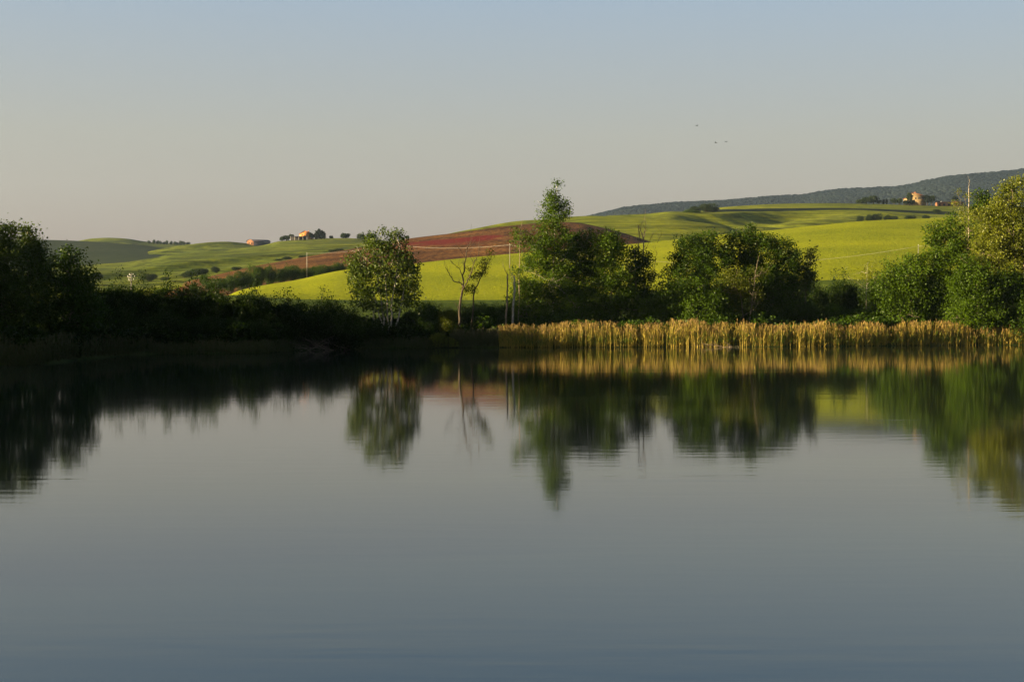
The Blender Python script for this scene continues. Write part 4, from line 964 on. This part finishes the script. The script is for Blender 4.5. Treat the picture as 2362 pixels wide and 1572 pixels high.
# long low shed with pale posts before it
b = P(689, 553.5, DF - 16)
parts = [('wall', 'opening', B((-6, 2.2, -1), (6.4, 6, 2.6)), None), ('roof', 'dark_roof', B((-6.6, -.4, 2.62), (7, 6.4, 2.9)), None)]
for k in range(5):
    parts.append(('post', 'post_white', B((-6.2 + k * 3.1, -.2, -1), (-5.98 + k * 3.1, .02, 2.6)), None))
building('open_shed', 'long dark open shed with pale posts before the orange farmhouse', tuple(b), R(3), parts)
# barn with arched roof
b = P(577, 565.5, 1240)
def arc(w, h0, h1, n=9): return [(-w + 2 * w * i / n, 0, h0 + (h1 - h0) * math.sin(math.pi * i / n) ** .7) for i in range(n + 1)]
A_ = arc(5.6, 3.2, 5.0)
g = Geo(); g.prism([(-5.6, 0, -1.5)] + [(x, 0, z) for x, _, z in A_][:] + [(5.6, 0, -1.5)], (0, .4, 0))
for k in range(5): g.box((-5.0 + k * 2.2, -.25, -1.5), (-4.7 + k * 2.2, 0, 3.6))
sw = Geo(); sw.box((5.3, .4, -1.5), (5.6, 17, 3.15)); sw.box((-5.6, .4, -1.5), (-5.3, 17, 3.15)); sw.box((-5.3, 16.7, -1.5), (5.3, 17, 3.15))  # unlit sides: their shade is put into the colour by the dark roof material
rf = Geo(); o_ = [(x * 1.07, -.6, z + .03) for x, _, z in A_]; i_ = [(x * 1.07, -.6, z + .26) for x, _, z in A_]
for k in range(9):
    rf.prism([o_[k], o_[k + 1], i_[k + 1], i_[k]], (0, 18, 0))
parts = [('wall', 'brick', g, None), ('side_wall', 'dark_roof', sw, None), ('roof', 'dark_roof', rf, None), ('door', 'opening', B((-1.9, -.08, -1.5), (-.7, .02, 2.6)), None), ('window', 'opening', B((2.0, -.08, .8), (3.4, .02, 2.2)), None)]
building('barn', 'long barn with arched dark roof and brick gable on the left skyline', tuple(b), R(-48), parts)
# stone house on the right hilltop
b = P(2119, 473.5, DH + 2)
g = Geo(); g.prism([(-4.6, 0, -1), (4.9, 0, -1), (4.9, 0, 7.5), (-4.0, 0, 10.4), (-4.6, 0, 10.1)], (0, 9, 0))
rf = Geo(); rf.prism([(-5.0, -.7, 9.95), (-4.0, -.7, 10.44), (-4.0, -.7, 10.78), (-5.0, -.7, 10.3)], (0, 10.4, 0)); rf.prism([(-4.0, -.7, 10.44), (5.7, -.7, 7.28), (5.7, -.7, 7.62), (-4.0, -.7, 10.78)], (0, 10.4, 0))
lw = Geo(); lw.prism([(-9.2, 1, -1), (-4.62, 1, -1), (-4.62, 1, 7.0), (-9.2, 1, 5.8)], (0, 7, 0))
lr = Geo(); lr.prism([(-9.7, .6, 5.72), (-4.62, .6, 7.04), (-4.62, .6, 7.32), (-9.7, .6, 6.0)], (0, 7.8, 0))
parts = [('wall', 'stone_wall', g, None), ('roof', 'roof_tile', rf, None), ('side_wing', 'stone_wall', lw, None), ('wing_roof', 'roof_tile', lr, None), ('loggia', 'opening', B((-.4, -.12, 4.96), (3.9, .05, 7.0)), None),
         ('window', 'opening', B((-2.6, -.08, 5.2), (-1.7, .05, 6.5)), None), ('window', 'opening', B((-3.6, -.08, 1.4), (-2.7, .05, 2.8)), None), ('door', 'opening', B((1.6, -.08, -1), (3.0, .05, 1.7)), None), ('window', 'opening', B((-8, .92, 3.4), (-7.1, 1.05, 4.6)), None),
         ('balcony', 'stone_wall', B((.0, -1.0, 4.7), (3.6, -.1, 4.95)), None), ('chimney', 'brick', B((-2.2, 3, 9.4), (-1.4, 3.8, 11.6)), 1)]
building('stone_house', 'ochre stone house with slanted tiled roof on the right hilltop', tuple(b), R(-4), parts).scale = (1.12, 1, .95)
b = P(2188, 475, DH - 4)
parts = [('wall', 'brick', B((-9, 0, -1), (12, 5, 2.9)), None), ('roof', 'pale_roof', B((-5.4, -.5, 3.4), (2.8, 5.4, 3.7)), None), ('roof', 'roof_tile', B((2.9, -.4, 2.92), (12.4, 5.4, 3.3)), None), ('roof', 'dark_roof', B((-9.4, -.4, 2.92), (-5.5, 5.4, 3.2)), None), ('wall', 'brick', B((-5.3, .1, 2.9), (2.7, 4.9, 3.4)), None)]
for k in range(5): parts.append(('window', 'opening', B((-8 + k * 3.7, -.06, .2), (-6.4 + k * 3.7, .05, 1.9)), None))
building('low_building', 'long low brick outbuilding with one pale roof right of the stone house', tuple(b), R(4), parts)

# ------------------------------------------------------------------ poles, cables, birds
def pole(label, u, ytop, ybase, D, mt='concrete', r=.12, arms=(), group='utility poles in the fields'):
    b = P(u, ybase, D); t = P(u, ytop, D); root = empty('utility_pole', tuple(b)); tag(root, label, 'pole', group)
    g = Geo(); g.tube([b, (b + t) / 2, t], [r, r * .85, r * .65], 8); g.build('shaft', M[mt], root, tuple(b), smooth=True)
    if not arms:
        g = Geo(); g.tube([t - [0, 0, .02], t + [0, 0, .08], t + [0, 0, .16]], [.025, .035, .02], 6); g.build('insulator', M['porcelain'], root, tuple(b))
    for (ya, half) in arms:
        q = P(u, ya, D); g = Geo(); g.box(q - [half, .04, .025], q + [half, .04, .025]); g.build('cross_arm', M['post_white'], root, tuple(b))
        for sx_ in (-half + .04, half - .04):
            g = Geo(); g.tube([q + [sx_, 0, .07], q + [sx_, 0, .15], q + [sx_, 0, .24]], [.03, .05, .03], 6); g.build('insulator', M['porcelain'], root, tuple(b))
    return t
t1 = pole('thin white pole standing in the reddish strip above the hedge', 708, 583, 640, 345, 'post_white', .06)
t2 = pole('pole half hidden in the top of the many-stemmed poplar', 905, 562, 640, 335, 'concrete', .06)
t3 = pole('grey pole above the broken white trunks before the red field', 1176, 563, 618, 250, 'concrete', .07)
t4 = pole('pole hidden behind the dark round-topped tree right of the birch', 1395, 590, 640, 240, 'concrete', .08)
t5 = pole('small grey pole at the left side of the right tree group in the yellow field', 2118, 566, 600, 235, 'concrete', .06)
t6 = pole('pole behind the yellow-green tree at the right edge', 2420, 548, 600, 235, 'concrete', .06)
pole('white pole head with cross arms and insulators sticking out above the dark shrubs', 303, 629, 700, 190, 'concrete', .09, arms=[(634, .28), (639, .5), (646, .36)], group='power poles with cross arms')
def cable(label, a, b, sag, r=.013):
    g = Geo(); t = np.linspace(0, 1, 28)[:, None]; p = np.asarray(a) * (1 - t) + np.asarray(b) * t; p[:, 2] -= (4 * t * (1 - t))[:, 0] * sag
    p[:, 2] -= .1; g.tube(p, r, 5); o = g.build('power_cable', M['cable'], None, tuple(a), smooth=True); tag(o, label, 'cable', 'cable spans of the field power line')
cable('sunlit cable span between the thin white pole and the many-stemmed poplar', t1, t2, .6)
cable('sunlit cable span across the red field between poplar and birch', t2, t3, .75)
cable('cable span dropping behind the birch to the right', t3, t4, .5)
cable('long cable span in front of the yellow field, passing behind the big tree clump', t4, t5, 2.0)
cable('cable span from the small grey pole into the right tree group', t5, t6, .4)

M['bird'] = plain('dark_feathers', (.02, .018, .016), var=.1)
def bird(label, u, y, D, rz, bank, spread):
    c = P(u, y, D); root = empty('bird', tuple(c)); root.rotation_euler = (0, bank, rz); tag(root, label, 'bird', 'birds in flight')
    g = Geo(); g.tube([(-.17, 0, 0), (-.10, 0, .005), (0, 0, .01), (.09, 0, .01), (.14, 0, .015), (.18, 0, .01)], [.018, .034, .045, .03, .028, .006], 8); g.build('body', M['bird'], root, smooth=True)
    for s in (-1, 1):
        g = Geo(); V = [(.06, 0, .02), (.09, s * .16, .02 + spread * .6), (.02, s * .38, .02 + spread), (-.02, s * .16, .01 + spread * .5), (-.06, 0, .015)]
        g.prism(V, (0, 0, .008)); g.build('wing', M['bird'], root)
    g = Geo(); g.prism([(-.15, -.015, .0), (-.15, .015, .0), (-.27, .045, 0), (-.27, -.045, 0)], (0, 0, .006)); g.build('tail', M['bird'], root)
    return root
bird('small dark bird, the highest of three in the sky', 1607, 290, 190, R(20), R(10), .10)
bird('small dark bird, lower left of the three in the sky', 1651, 329.5, 190, R(160), R(-5), .14)
bird('small dark bird, lower right of the three in the sky', 1674.5, 327, 200, R(40), R(15), .05)

# ------------------------------------------------------------------ haze
HAZE = 0.000038
if HAZE:
    g = Geo(); g.box((-3300, -700, -4.2), (3300, 4700, 420)); m = bpy.data.materials.new('haze'); m.use_nodes = True; n = m.node_tree.nodes; n.clear()
    out = n.new('ShaderNodeOutputMaterial'); v = n.new('ShaderNodeVolumePrincipled'); v.inputs['Color'].default_value = (.52, .70, 1, 1)
    v.inputs['Density'].default_value = HAZE; v.inputs['Anisotropy'].default_value = .2; m.node_tree.links.new(v.outputs[0], out.inputs['Volume'])
    o = g.build('haze', m); tag(o, kind='stuff')
